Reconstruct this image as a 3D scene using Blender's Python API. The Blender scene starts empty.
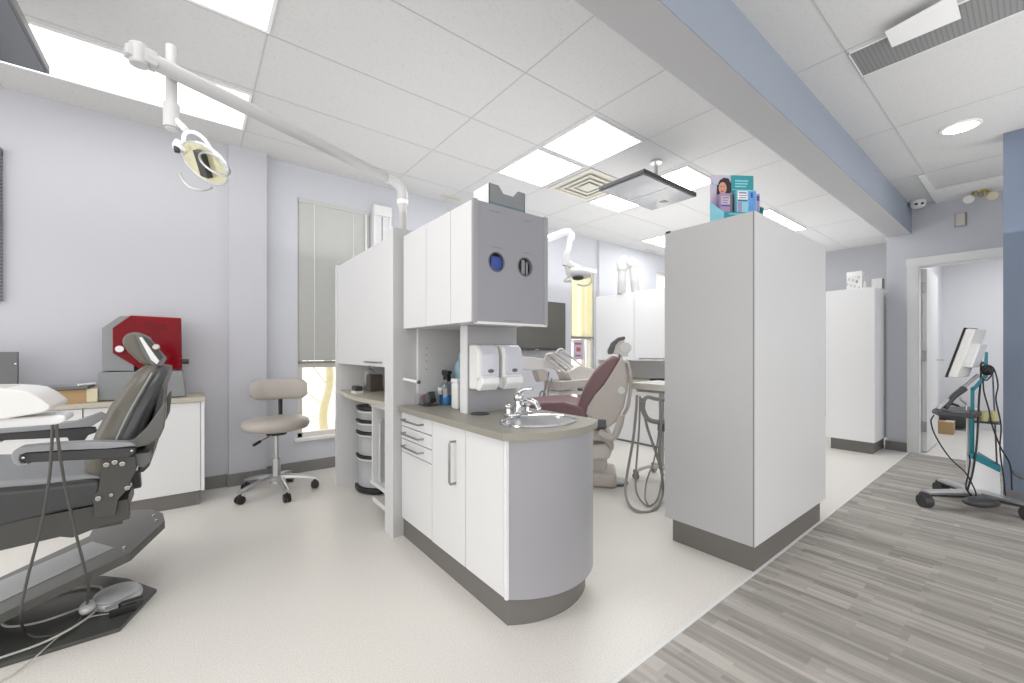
import bpy, bmesh, math, random
from mathutils import Vector, Matrix
random.seed(7)
SC = bpy.context.scene
COL = SC.collection
PI = math.pi
# ------------------------------------------------------------------ camera geometry (survey of the room)
F, CX, CY, YAW, H = 410.7, 512.0, 351.5, math.radians(52.02), 1.1
cc, ss = math.cos(YAW), math.sin(YAW)
def _ray(px, py):
    a = (px - CX) / F
    return Vector((cc + a * ss, ss - a * cc, -(py - CY) / F))
def az(px, py, z):
    r = _ray(px, py); return Vector((0, 0, H)) + r * ((z - H) / r.z)
def ax(px, py, x):
    r = _ray(px, py); return Vector((0, 0, H)) + r * (x / r.x)
def ay(px, py, y):
    r = _ray(px, py); return Vector((0, 0, H)) + r * (y / r.y)
def ad(px, py, d):
    return Vector((0, 0, H)) + _ray(px, py) * d
def XZ(pts, y):      # outline measured on a plane of constant y
    return [(ay(p[0], p[1], y).x, ay(p[0], p[1], y).z) for p in pts]
def YZ(pts, x):
    return [(ax(p[0], p[1], x).y, ax(p[0], p[1], x).z) for p in pts]
def XY(pts, z):
    return [(az(p[0], p[1], z).x, az(p[0], p[1], z).y) for p in pts]
# ------------------------------------------------------------------ materials
def lin(c):
    c = c / 255.0
    return c / 12.92 if c <= 0.04045 else ((c + 0.055) / 1.055) ** 2.4
def rgb(r, g, b): return (lin(r), lin(g), lin(b), 1)
MATS = {}
def mat(name, col, rough=0.5, metal=0.0, noise=0.03, nscale=20, bump=0.0, bscale=200, spec=0.5, trans=0.0, alpha=1.0, emit=0.0, coat=0.0):
    m = bpy.data.materials.new(name); m.use_nodes = True
    nt = m.node_tree; b = nt.nodes['Principled BSDF']
    b.inputs['Roughness'].default_value = rough
    b.inputs['Metallic'].default_value = metal
    b.inputs['Specular IOR Level'].default_value = spec
    b.inputs['Transmission Weight'].default_value = trans
    b.inputs['Alpha'].default_value = alpha
    b.inputs['Coat Weight'].default_value = coat
    c = rgb(*col)
    tc = nt.nodes.new('ShaderNodeTexCoord')
    n = nt.nodes.new('ShaderNodeTexNoise'); n.inputs['Scale'].default_value = nscale; n.inputs['Detail'].default_value = 3
    nt.links.new(tc.outputs['Object'], n.inputs['Vector'])
    mx = nt.nodes.new('ShaderNodeMix'); mx.data_type = 'RGBA'
    mx.inputs['A'].default_value = tuple(min(1, v * (1 + noise)) for v in c[:3]) + (1,)
    mx.inputs['B'].default_value = tuple(v * (1 - noise) for v in c[:3]) + (1,)
    nt.links.new(n.outputs['Fac'], mx.inputs['Factor'])
    nt.links.new(mx.outputs['Result'], b.inputs['Base Color'])
    if emit:
        b.inputs['Emission Color'].default_value = c; b.inputs['Emission Strength'].default_value = emit
    if bump:
        n2 = nt.nodes.new('ShaderNodeTexNoise'); n2.inputs['Scale'].default_value = bscale
        nt.links.new(tc.outputs['Object'], n2.inputs['Vector'])
        bp = nt.nodes.new('ShaderNodeBump'); bp.inputs['Strength'].default_value = bump; bp.inputs['Distance'].default_value = 0.004
        nt.links.new(n2.outputs['Fac'], bp.inputs['Height']); nt.links.new(bp.outputs['Normal'], b.inputs['Normal'])
    MATS[name] = m
    return m
M = MATS
mat('wall', (194, 195, 202), 0.6, noise=0.015, nscale=3, bump=0.05, bscale=300)
mat('wall_grey', (176, 177, 182), 0.6, noise=0.015, nscale=3)
mat('wall_white', (226, 227, 230), 0.6, noise=0.01, nscale=3)
mat('blue_wall', (112, 124, 144), 0.55, noise=0.02, nscale=2)
mat('beam', (146, 155, 169), 0.55, noise=0.015, nscale=2)
mat('beam_lit', (184, 184, 187), 0.55, noise=0.015, nscale=2)  # same beam paint, paler to put the light on its underside into the colour
mat('wall_lit', (201, 203, 210), 0.6, noise=0.015, nscale=3)  # wall paint lifted a shade in place of stronger light on these walls
mat('white_lam_lit', (246, 246, 247), 0.3, noise=0.008, nscale=4)  # white laminate brightened in place of the light in the far bay
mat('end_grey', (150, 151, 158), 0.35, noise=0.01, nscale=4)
mat('baseboard', (124, 122, 120), 0.5)
mat('kick', (112, 109, 106), 0.45)
mat('white_lam', (227, 227, 228), 0.3, noise=0.008, nscale=4)
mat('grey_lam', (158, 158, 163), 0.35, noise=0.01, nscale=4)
mat('white_paint', (232, 232, 232), 0.4)
mat('white_plastic', (232, 232, 230), 0.3)
mat('lamp_grey', (172, 172, 172), 0.35)
mat('white_gloss', (236, 237, 240), 0.15)
mat('lavender_gloss', (206, 208, 218), 0.1)
mat('counter', (150, 147, 137), 0.4, noise=0.06, nscale=60)
mat('counter_beige', (190, 184, 170), 0.4, noise=0.06, nscale=60)
mat('grid', (186, 186, 186), 0.6)
mat('chrome', (214, 214, 216), 0.1, 1.0)
mat('steel', (186, 186, 186), 0.28, 1.0, noise=0.05)
mat('alu', (196, 197, 198), 0.35, 0.9)
mat('handle', (160, 160, 160), 0.3, 1.0)
mat('black_plastic', (30, 30, 31), 0.4)
mat('dark_grey', (60, 60, 62), 0.45)
mat('mid_grey', (104, 105, 108), 0.45)
mat('grey_casing', (136, 138, 141), 0.4)
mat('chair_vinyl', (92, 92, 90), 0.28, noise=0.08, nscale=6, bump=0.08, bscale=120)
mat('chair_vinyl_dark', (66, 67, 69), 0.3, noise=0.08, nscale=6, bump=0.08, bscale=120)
mat('vinyl_gloss', (150, 152, 156), 0.22, noise=0.06, nscale=6)  # grey vinyl, lightened to carry the highlight on seat and arm tops
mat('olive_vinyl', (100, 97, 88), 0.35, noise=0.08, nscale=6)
mat('chair_frame', (70, 70, 68), 0.4, noise=0.04)
mat('silver_paint', (206, 207, 209), 0.3, 0.15)
mat('base_panel', (168, 170, 174), 0.3)
mat('base_plate', (74, 75, 73), 0.3, noise=0.06)
mat('stool_vinyl', (180, 173, 166), 0.35, noise=0.03, nscale=8)
mat('mauve', (128, 98, 102), 0.4, noise=0.06, nscale=8)
mat('beige_shell', (204, 197, 190), 0.35)
mat('warm_white', (222, 218, 212), 0.35)
mat('hose_grey', (150, 148, 143), 0.45)
mat('hose_dark', (78, 78, 76), 0.4)
mat('hose_light', (186, 184, 178), 0.45)
mat('teal', (40, 128, 142), 0.4)
mat('cardboard', (176, 146, 108), 0.7)
mat('olive_cup', (190, 186, 140), 0.5)
mat('beige', (214, 206, 178), 0.5)
mat('screen', (92, 90, 86), 0.25, noise=0.04)
mat('screen_under', (112, 114, 118), 0.12, noise=0.04, coat=0.3)
mat('screen_seam', (196, 196, 198), 0.3)
mat('tv1', (96, 100, 106), 0.25, noise=0.03)
mat('blind', (194, 195, 193), 0.5, noise=0.03)
mat('blind2', (226, 222, 186), 0.6, noise=0.06, nscale=5, trans=0.0)
mat('niche_grey', (206, 206, 206), 0.4)
mat('post_grey', (186, 186, 187), 0.4)
mat('pipe_grey', (190, 190, 190), 0.4)
mat('mark', (138, 138, 142), 0.6)
mat('paper', (238, 238, 236), 0.6)
mat('paper_mark', (202, 203, 206), 0.6)
mat('blue_glove', (52, 74, 150), 0.5, noise=0.25, nscale=40)
mat('black_hole', (22, 22, 24), 0.6)
mat('blue_liquid', (40, 150, 215), 0.15, trans=0.2)
mat('pale_blue', (160, 196, 212), 0.35)
mat('red_thing', (186, 84, 76), 0.5)
mat('teal_card', (44, 148, 158), 0.45)
mat('sky_card', (140, 205, 222), 0.45)
mat('lilac', (160, 140, 182), 0.5)
mat('lilac_pale', (196, 186, 206), 0.5)
mat('deep_blue', (52, 70, 150), 0.5)
mat('blue_print', (96, 150, 216), 0.4, noise=0.3, nscale=25)
mat('hair', (48, 34, 38), 0.6)
mat('skin', (206, 150, 130), 0.6)
mat('lips', (150, 60, 66), 0.5)
mat('bark', (214, 203, 168), 0.8, noise=0.2, nscale=12)
mat('snow', (245, 243, 236), 0.8)
mat('grille', (124, 124, 124), 0.5)
mat('vent', (206, 204, 194), 0.5)
mat('vent_dark', (190, 186, 174), 0.6)
mat('brass', (190, 178, 120), 0.35, 0.6)
mat('red_print', (180, 96, 92), 0.6)
mat('lens', (238, 238, 238), 0.3, emit=4.5)
mat('lens_soft', (238, 238, 238), 0.3, emit=1.6)
mat('down_lens', (255, 255, 255), 0.3, emit=14)
mat('yellow_reflector', (228, 224, 190), 0.12, 0.3, noise=0.15, nscale=30)
def glass(name, col, rough, alpha):
    m = bpy.data.materials.new(name); m.use_nodes = True; nt = m.node_tree
    for n in list(nt.nodes):
        if n.type != 'OUTPUT_MATERIAL': nt.nodes.remove(n)
    out = nt.nodes['Material Output']
    t = nt.nodes.new('ShaderNodeBsdfTransparent'); t.inputs[0].default_value = rgb(*col)
    g = nt.nodes.new('ShaderNodeBsdfGlossy'); g.inputs['Roughness'].default_value = rough; g.inputs[0].default_value = (1, 1, 1, 1)
    mx = nt.nodes.new('ShaderNodeMixShader'); mx.inputs[0].default_value = alpha
    nt.links.new(t.outputs[0], mx.inputs[1]); nt.links.new(g.outputs[0], mx.inputs[2]); nt.links.new(mx.outputs[0], out.inputs[0])
    MATS[name] = m
glass('window_glass', (250, 250, 246), 0.02, 0.05)
glass('clear_plastic', (244, 246, 249), 0.08, 0.1)
glass('lens_cover', (240, 236, 214), 0.03, 0.12)
def red_cover():
    m = bpy.data.materials.new('red_cover'); m.use_nodes = True; nt = m.node_tree; b = nt.nodes['Principled BSDF']
    b.inputs['Base Color'].default_value = rgb(168, 18, 44); b.inputs['Roughness'].default_value = 0.12
    t = nt.nodes.new('ShaderNodeBsdfTransparent'); t.inputs[0].default_value = rgb(225, 50, 78)
    n = nt.nodes.new('ShaderNodeTexNoise'); n.inputs['Scale'].default_value = 3
    mx = nt.nodes.new('ShaderNodeMixShader'); mx.inputs[0].default_value = 0.3
    nt.links.new(t.outputs[0], mx.inputs[1]); nt.links.new(b.outputs[0], mx.inputs[2])
    nt.links.new(mx.outputs[0], nt.nodes['Material Output'].inputs[0]); MATS['red_cover'] = m
red_cover()
def N(nt, t, **kw):
    n = nt.nodes.new(t)
    for k, v in kw.items(): setattr(n, k, v)
    return n
def floor_mat():
    m = mat('vinyl_floor', (205, 202, 196), 0.33, noise=0.0); nt = m.node_tree; b = nt.nodes['Principled BSDF']
    tc = N(nt, 'ShaderNodeTexCoord')
    n1 = N(nt, 'ShaderNodeTexNoise'); n1.inputs['Scale'].default_value = 170; n1.inputs['Detail'].default_value = 4; n1.inputs['Roughness'].default_value = 0.7
    n2 = N(nt, 'ShaderNodeTexNoise'); n2.inputs['Scale'].default_value = 0.8
    nt.links.new(tc.outputs['Object'], n1.inputs['Vector']); nt.links.new(tc.outputs['Object'], n2.inputs['Vector'])
    r = N(nt, 'ShaderNodeValToRGB'); e = r.color_ramp.elements
    e[0].position = 0.34; e[0].color = rgb(218, 213, 207); e[1].position = 0.56; e[1].color = rgb(237, 235, 230)
    x = e.new(0.72); x.color = rgb(243, 241, 238)
    nt.links.new(n1.outputs['Fac'], r.inputs['Fac'])
    mx = N(nt, 'ShaderNodeMix', data_type='RGBA', blend_type='MULTIPLY'); mx.inputs['Factor'].default_value = 1
    r2 = N(nt, 'ShaderNodeValToRGB'); r2.color_ramp.elements[0].color = (0.93, 0.92, 0.9, 1); r2.color_ramp.elements[1].color = (1, 1, 1, 1)
    nt.links.new(n2.outputs['Fac'], r2.inputs['Fac'])
    nt.links.new(r.outputs['Color'], mx.inputs['A']); nt.links.new(r2.outputs['Color'], mx.inputs['B'])
    nt.links.new(mx.outputs['Result'], b.inputs['Base Color'])
floor_mat()
def carpet_mat():
    m = mat('carpet_planks', (140, 136, 130), 0.95, noise=0.0, spec=0.1); nt = m.node_tree; b = nt.nodes['Principled BSDF']
    tc = N(nt, 'ShaderNodeTexCoord'); mp = N(nt, 'ShaderNodeMapping'); mp.inputs['Rotation'].default_value = (0, 0, PI / 2)
    nt.links.new(tc.outputs['Object'], mp.inputs['Vector'])
    def brick(w, h, off, lo, hi):
        k = N(nt, 'ShaderNodeTexBrick'); k.offset = off; k.inputs['Scale'].default_value = 1
        k.inputs['Brick Width'].default_value = w; k.inputs['Row Height'].default_value = h; k.inputs['Mortar Size'].default_value = 0
        k.inputs['Color1'].default_value = lo; k.inputs['Color2'].default_value = hi; k.inputs['Bias'].default_value = 0
        nt.links.new(mp.outputs['Vector'], k.inputs['Vector']); return k
    k1 = brick(0.33, 0.021, 0.37, (0, 0, 0, 1), (1, 1, 1, 1))
    k2 = brick(0.5, 0.063, 0.61, (0, 0, 0, 1), (1, 1, 1, 1))
    k3 = brick(1.0, 0.25, 0.5, (0, 0, 0, 1), (1, 1, 1, 1))
    st = N(nt, 'ShaderNodeTexNoise'); st.inputs['Scale'].default_value = 1; st.inputs['Detail'].default_value = 2
    mp2 = N(nt, 'ShaderNodeMapping'); mp2.inputs['Scale'].default_value = (70, 5, 1)
    nt.links.new(tc.outputs['Object'], mp2.inputs['Vector']); nt.links.new(mp2.outputs['Vector'], st.inputs['Vector'])
    def add(a, wa, bnode, wb):
        q = N(nt, 'ShaderNodeMath', operation='MULTIPLY'); q.inputs[1].default_value = wa
        nt.links.new(a, q.inputs[0])
        q2 = N(nt, 'ShaderNodeMath', operation='MULTIPLY_ADD'); q2.inputs[1].default_value = wb
        nt.links.new(bnode, q2.inputs[0]); nt.links.new(q.outputs[0], q2.inputs[2]); return q2.outputs[0]
    s = add(k1.outputs['Color'], 0.3, k2.outputs['Color'], 0.32)
    s = add(s, 1, k3.outputs['Color'], 0.12)
    s = add(s, 1, st.outputs['Fac'], 0.4)
    fz = N(nt, 'ShaderNodeTexNoise'); fz.inputs['Scale'].default_value = 260
    nt.links.new(tc.outputs['Object'], fz.inputs['Vector'])
    s = add(s, 1, fz.outputs['Fac'], 0.25)
    r = N(nt, 'ShaderNodeValToRGB'); e = r.color_ramp.elements
    e[0].position = 0.22; e[0].color = rgb(132, 129, 125); e[1].position = 1.0; e[1].color = rgb(196, 191, 185)
    x = e.new(0.6); x.color = rgb(162, 158, 152)
    nt.links.new(s, r.inputs['Fac']); nt.links.new(r.outputs['Color'], b.inputs['Base Color'])
carpet_mat()
def tile_mat():
    m = mat('ceiling_tile', (205, 205, 205), 0.85, noise=0.0, spec=0.2); nt = m.node_tree; b = nt.nodes['Principled BSDF']
    tc = N(nt, 'ShaderNodeTexCoord'); n = N(nt, 'ShaderNodeTexNoise'); n.inputs['Scale'].default_value = 55; n.inputs['Detail'].default_value = 5
    nt.links.new(tc.outputs['Object'], n.inputs['Vector'])
    r = N(nt, 'ShaderNodeValToRGB'); e = r.color_ramp.elements
    e[0].position = 0.28; e[0].color = rgb(198, 198, 197); e[1].position = 0.46; e[1].color = rgb(206, 206, 206)
    nt.links.new(n.outputs['Fac'], r.inputs['Fac']); nt.links.new(r.outputs['Color'], b.inputs['Base Color'])
tile_mat()
def stripe_mat(name, c1, c2, axis, pitch, rough=0.5, duty=0.2, alpha=None):
    m = mat(name, c1, rough, noise=0); nt = m.node_tree; b = nt.nodes['Principled BSDF']
    tc = N(nt, 'ShaderNodeTexCoord'); sp = N(nt, 'ShaderNodeSeparateXYZ'); nt.links.new(tc.outputs['Object'], sp.inputs[0])
    d = N(nt, 'ShaderNodeMath', operation='DIVIDE'); d.inputs[1].default_value = pitch
    nt.links.new(sp.outputs[axis], d.inputs[0])
    fr = N(nt, 'ShaderNodeMath', operation='FRACT'); nt.links.new(d.outputs[0], fr.inputs[0])
    r = N(nt, 'ShaderNodeValToRGB'); e = r.color_ramp.elements
    e[0].position = 0; e[0].color = rgb(*c2); e[1].position = duty; e[1].color = rgb(*c1)
    nt.links.new(fr.outputs[0], r.inputs['Fac']); nt.links.new(r.outputs['Color'], b.inputs['Base Color'])
stripe_mat('grille_slats', (132, 132, 132), (108, 108, 108), 1, 0.018, duty=0.5)
def lens_mat():
    m = M['lens']; nt = m.node_tree; b = nt.nodes['Principled BSDF']
    tc = N(nt, 'ShaderNodeTexCoord'); sp = N(nt, 'ShaderNodeSeparateXYZ'); nt.links.new(tc.outputs['Object'], sp.inputs[0])
    mu = N(nt, 'ShaderNodeMath', operation='MULTIPLY'); mu.inputs[1].default_value = 2 * PI / 0.17
    nt.links.new(sp.outputs[1], mu.inputs[0])
    si = N(nt, 'ShaderNodeMath', operation='SINE'); nt.links.new(mu.outputs[0], si.inputs[0])
    ma = N(nt, 'ShaderNodeMath', operation='MULTIPLY_ADD'); ma.inputs[1].default_value = LENS * 0.12; ma.inputs[2].default_value = LENS
    nt.links.new(si.outputs[0], ma.inputs[0]); nt.links.new(ma.outputs[0], b.inputs['Emission Strength'])
LENS = 13.0
lens_mat()
# ------------------------------------------------------------------ mesh builder
class MB:
    def __init__(s): s.bm = bmesh.new()
    def box(s, x0, x1, y0, y1, z0, z1):
        vs = [s.bm.verts.new((x, y, z)) for x in (x0, x1) for y in (y0, y1) for z in (z0, z1)]
        for f in ((0, 1, 3, 2), (4, 6, 7, 5), (0, 4, 5, 1), (2, 3, 7, 6), (0, 2, 6, 4), (1, 5, 7, 3)):
            s.bm.faces.new([vs[i] for i in f])
        return s
    def obox(s, c, ux, uy, uz):      # oriented box: centre and three half vectors
        c = Vector(c); ux = Vector(ux); uy = Vector(uy); uz = Vector(uz)
        vs = [s.bm.verts.new(c + ux * i + uy * j + uz * k) for i in (-1, 1) for j in (-1, 1) for k in (-1, 1)]
        for f in ((0, 1, 3, 2), (4, 6, 7, 5), (0, 4, 5, 1), (2, 3, 7, 6), (0, 2, 6, 4), (1, 5, 7, 3)):
            s.bm.faces.new([vs[i] for i in f])
        return s
    def prism(s, poly, axis, a, b):
        def P(u, v, w): return {'x': (w, u, v), 'y': (u, w, v), 'z': (u, v, w)}[axis]
        A = [s.bm.verts.new(P(u, v, a)) for u, v in poly]; B = [s.bm.verts.new(P(u, v, b)) for u, v in poly]
        n = len(poly)
        s.bm.faces.new(A[::-1]); s.bm.faces.new(B)
        for i in range(n): s.bm.faces.new((A[i], A[(i + 1) % n], B[(i + 1) % n], B[i]))
        return s
    def hull(s, loops):              # loft between rings of equal length, capped
        R = [[s.bm.verts.new(p) for p in l] for l in loops]; n = len(R[0])
        for a, b in zip(R, R[1:]):
            for i in range(n): s.bm.faces.new((a[i], a[(i + 1) % n], b[(i + 1) % n], b[i]))
        s.bm.faces.new(R[0][::-1]); s.bm.faces.new(R[-1]); return s
    def cyl(s, p0, p1, r0, r1=None, n=20):
        p0 = Vector(p0); p1 = Vector(p1); r1 = r0 if r1 is None else r1
        d = (p1 - p0).normalized(); u = d.orthogonal().normalized(); v = d.cross(u)
        ring = lambda p, r: [p + (u * math.cos(2 * PI * i / n) + v * math.sin(2 * PI * i / n)) * r for i in range(n)]
        return s.hull([ring(p0, r0), ring(p1, r1)])
    def tube(s, pts, r, n=10, smooth=0, rend=None):
        pts = [Vector(p) for p in pts]
        if smooth: pts = catmull(pts, smooth)
        L = len(pts); rings = []
        t = (pts[1] - pts[0]).normalized(); u = t.orthogonal().normalized()
        for i, p in enumerate(pts):
            t = (pts[min(i + 1, L - 1)] - pts[max(i - 1, 0)]).normalized()
            u = (u - t * u.dot(t)).normalized(); v = t.cross(u)
            rr = r if rend is None else r + (rend - r) * i / (L - 1)
            rings.append([p + (u * math.cos(2 * PI * k / n) + v * math.sin(2 * PI * k / n)) * rr for k in range(n)])
        return s.hull(rings)
    def ell(s, c, rx, ry, rz, rot=None, seg=24, rings=14):
        m = Matrix.Translation(Vector(c)) @ (rot.to_4x4() if rot else Matrix.Identity(4)) @ Matrix.Diagonal((rx, ry, rz, 1))
        bmesh.ops.create_uvsphere(s.bm, u_segments=seg, v_segments=rings, radius=1, matrix=m); return s
    def lathe(s, prof, c=(0, 0, 0), n=28, sx=1, sy=1):
        c = Vector(c)
        return s.hull([[c + Vector((r * sx * math.cos(2 * PI * i / n), r * sy * math.sin(2 * PI * i / n), z)) for i in range(n)] for r, z in prof])
    def rbox(s, c, hx, hy, hz, r, seg=4, rot=None):    # cushion: box with generous rounding
        b2 = MB(); b2.box(-hx, hx, -hy, hy, -hz, hz)
        bmesh.ops.bevel(b2.bm, geom=b2.bm.edges[:], offset=r, segments=seg, profile=0.5, affect='EDGES')
        m = Matrix.Translation(Vector(c)) @ (rot.to_4x4() if rot else Matrix.Identity(4))
        return s.join(b2, m)
    def join(s, o, m=Matrix.Identity(4)):
        mp = {v: s.bm.verts.new(m @ v.co) for v in o.bm.verts}
        for f in o.bm.faces: s.bm.faces.new([mp[v] for v in f.verts])
        o.bm.free(); return s
def catmull(pts, k):
    out = []
    P = [pts[0] * 2 - pts[1]] + pts + [pts[-1] * 2 - pts[-2]]
    for i in range(1, len(P) - 2):
        a, b, c, d = P[i - 1:i + 3]
        for j in range(k):
            t = j / k
            out.append(0.5 * ((2 * b) + (c - a) * t + (2 * a - 5 * b + 4 * c - d) * t * t + (3 * b - a - 3 * c + d) * t ** 3))
    out.append(pts[-1]); return out
def origin(o):
    v = Vector((0, 0, 0))
    while o is not None: v += o.location; o = o.parent
    return v
def part(name, mb, m, parent=None, bevel=0.0, seg=2, label=None, ang=35):
    bm = mb.bm
    bmesh.ops.recalc_face_normals(bm, faces=bm.faces[:])
    if bevel:
        es = [e for e in bm.edges if len(e.link_faces) == 2 and e.calc_face_angle(0) > math.radians(28)]
        bmesh.ops.bevel(bm, geom=es, offset=bevel, segments=seg, profile=0.5, affect='EDGES', clamp_overlap=True)
    if parent is not None:
        o = origin(parent); bmesh.ops.translate(bm, verts=bm.verts[:], vec=-o)
    me = bpy.data.meshes.new(name); bm.to_mesh(me); bm.free()
    for p in me.polygons: p.use_smooth = True
    me.set_sharp_from_angle(angle=math.radians(ang))
    me.materials.append(M[m] if isinstance(m, str) else m)
    ob = bpy.data.objects.new(name, me); COL.objects.link(ob)
    if bevel:
        wn_ = ob.modifiers.new('weighted_normals', 'WEIGHTED_NORMAL'); wn_.keep_sharp = True; wn_.weight = 90
    if parent is not None: ob.parent = parent
    if label: ob['label'] = label
    return ob
def tag(o, label, cat, group=None):
    o['label'] = label; o['category'] = cat
    if group: o['group'] = group
    return o
def thing(name, label, cat, loc=(0, 0, 0), group=None):
    o = bpy.data.objects.new(name, None); COL.objects.link(o); o.location = loc
    o.empty_display_size = 0.1
    return tag(o, label, cat, group)
def struct(name, mb, m, parent=None, bevel=0.0):
    o = part(name, mb, m, parent, bevel)
    if parent is None: o['kind'] = 'structure'
    return o
def setting(name, loc=(0, 0, 0)):
    o = bpy.data.objects.new(name, None); COL.objects.link(o); o.location = loc; o['kind'] = 'structure'; return o
def rot_about(axis, deg): return Matrix.Rotation(math.radians(deg), 3, axis)
def arcpts(cx, cy, r, a0, a1, n): return [(cx + r * math.cos(math.radians(a0 + (a1 - a0) * i / n)), cy + r * math.sin(math.radians(a0 + (a1 - a0) * i / n))) for i in range(n + 1)]
#@@ROOM
ZC, ZK = 2.787, 2.675          # clinic ceiling, corridor ceiling
YB = 4.075                     # back wall (left bay)
SEAM = 0.865                   # vinyl / carpet seam
XD = 6.17                      # door wall
struct('floor', MB().box(-3.2, 8.6, SEAM, 4.3, -0.1, 0), 'vinyl_floor')
struct('floor.001', MB().box(-3.2, XD, -3.0, SEAM, -0.1, 0), 'carpet_planks')
struct('floor.002', MB().box(XD, 9.2, -1.6, SEAM, -0.1, -0.002), 'vinyl_floor')
struct('trim_1', MB().box(-3.2, XD, SEAM - 0.006, SEAM + 0.006, 0.0, 0.004), 'white_paint')
struct('ceiling', MB().box(-3.2, 8.6, 0.95, 4.3, ZC, ZC + 0.12), 'ceiling_tile')
struct('ceiling.001', MB().box(-3.2, XD + 0.1, -3.0, 0.95, ZK, ZK + 0.12), 'ceiling_tile')
g = MB()
for y in (3.73, 3.12, 2.52, 1.91, 1.30): g.box(-3.2, 8.5, y - 0.0035, y + 0.0035, ZC - 0.002, ZC)
for x in (-2.2, -0.95, 0.32, 1.595, 2.235, 2.855, 3.49, 4.1, 5.37, 6.65, 7.9): g.box(x - 0.0035, x + 0.0035, 1.04, 4.1, ZC - 0.002, ZC)
for y in (0.62, 0.01, -0.6, -1.2): g.box(-3.2, XD, y - 0.0035, y + 0.0035, ZK - 0.002, ZK)
for x in (0.3, 1.5, 2.70, 3.9, 5.1): g.box(x - 0.0035, x + 0.0035, -3, 0.84, ZK - 0.002, ZK)
struct('trim_2', g, 'grid')
# dropped border strip of the corridor ceiling by the door wall, and hatch frame
struct('trim_3', MB().box(5.69, XD, -0.9, 0.66, ZK - 0.02, ZK - 0.001), 'white_paint')
struct('trim_4', MB().box(5.13, 5.69, 0.615, 0.66, ZK - 0.014, ZK - 0.001), 'white_paint')
struct('ceiling_beam', MB().box(-3.2, XD + 0.02, 0.849, 1.038, 2.377, ZC + 0.05), 'beam_lit')
struct('ceiling_beam.001', MB().box(-3.2, XD + 0.02, 0.846, 0.849, 2.377, ZC + 0.05), 'beam')
# back wall with two window openings and pilasters
def wall_y(name, x0, x1, y, t, holes, m, ztop):
    b = MB(); xs = sorted(set([x0, x1] + [h[0] for h in holes] + [h[1] for h in holes]))
    for a, c in zip(xs, xs[1:]):
        hs = [h for h in holes if h[0] <= a and h[1] >= c]
        if not hs: b.box(a, c, y, y + t, 0, ztop)
        else:
            h = hs[0]; b.box(a, c, y, y + t, 0, h[2]); b.box(a, c, y, y + t, h[3], ztop)
    return struct(name, b, m)
YW = 4.13
W1 = (0.76, 1.42, 0.31, 2.50); W2 = (4.30, 4.80, 0.31, 2.33); W3 = (6.40, 7.1, 0.31, 2.49)
struct('wall_back', MB().box(-3.2, 0.24, YB, YB + 0.2, 0, ZC), 'wall')
struct('wall_back.001', MB().box(0.24, 0.507, 4.045, YB + 0.2, 0, ZC), 'wall')
wall_y('wall_back.002', 0.507, 4.87, YW, 0.16, [W1, W2], 'wall_lit', ZC)
wall_y('wall_back.003', 4.87, 8.6, 4.09, 0.2, [W3], 'wall_lit', ZC)
struct('baseboard_back', MB().box(-3.2, 0.23, YB - 0.01, YB, 0, 0.1).box(0.23, 0.515, 4.035, 4.045, 0, 0.1).box(0.507, 4.87, YW - 0.01, YW, 0, 0.1).box(4.87, 8.49, 4.08, 4.09, 0, 0.1), 'baseboard')
struct('wall_far', MB().box(8.49, 8.6, 0.9, 4.3, 0, ZC), 'wall_grey')
struct('baseboard_far', MB().box(8.48, 8.49, 1.0, 4.1, 0, 0.1), 'baseboard')
struct('wall_far.001', MB().box(XD + 0.14, 8.6, 0.88, 1.0, 0, ZC), 'wall')
# door wall: pillar, opening, head
D0, D1, DH = 0.02, 0.805, 2.03
struct('wall_door', MB().box(XD, XD + 0.14, D1, 1.05, 0, ZC + 0.02).box(XD, XD + 0.14, -0.9, D0, 0, ZC).box(XD, XD + 0.14, D0, D1, DH, ZC), 'wall_lit')
struct('baseboard_door', MB().box(XD - 0.01, XD, 0.875, 1.06, 0, 0.1).box(XD, XD + 0.14, 1.05, 1.06, 0, 0.1), 'baseboard')
dr = setting('door_1', (XD, 0.4, 0))
part('door_frame', MB().box(XD - 0.022, XD, D1 - 0.012, D1 + 0.075, 0, DH).box(XD - 0.022, XD, D0 - 0.075, D0 + 0.012, 0, DH).box(XD - 0.026, XD, D0 - 0.08, D1 + 0.08, DH - 0.012, DH + 0.075)
     .box(XD - 0.01, XD + 0.15, D1 - 0.02, D1, 0, DH).box(XD - 0.01, XD + 0.15, D0, D0 + 0.02, 0, DH).box(XD - 0.01, XD + 0.15, D0, D1, DH - 0.02, DH), 'white_paint', dr, 0.003)
lf = part('door_leaf', MB().box(XD + 0.13, XD + 0.92, D1 - 0.062, D1 - 0.022, 0.01, DH - 0.03), 'white_paint', dr, 0.002)
for z in (1.80, 1.05, 0.28): part('hinge', MB().box(XD + 0.118, XD + 0.13, D1 - 0.06, D1 - 0.02, z - 0.055, z + 0.055), 'handle', lf)
part('door_handle', MB().cyl((XD + 0.84, D1 - 0.062, 1.0), (XD + 0.84, D1 - 0.12, 1.0), 0.011).cyl((XD + 0.84, D1 - 0.115, 1.0), (XD + 0.73, D1 - 0.115, 1.0), 0.009), 'chrome', lf)
# room beyond the door
xf = az(965, 428, 0).x
struct('wall_side', MB().box(xf, xf + 0.1, -1.6, 0.9, 0, 2.6), 'wall_white')
struct('wall_side.001', MB().box(XD + 0.14, xf, -1.6, -1.5, 0, 2.6), 'wall_white')
struct('ceiling.002', MB().box(XD + 0.14, xf, -1.6, 0.9, 2.6, 2.7), 'ceiling_tile')
struct('trim_5', MB().box(XD + 0.14, xf, 0.87, 0.879, 0, 2.6), 'wall_white')
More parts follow.
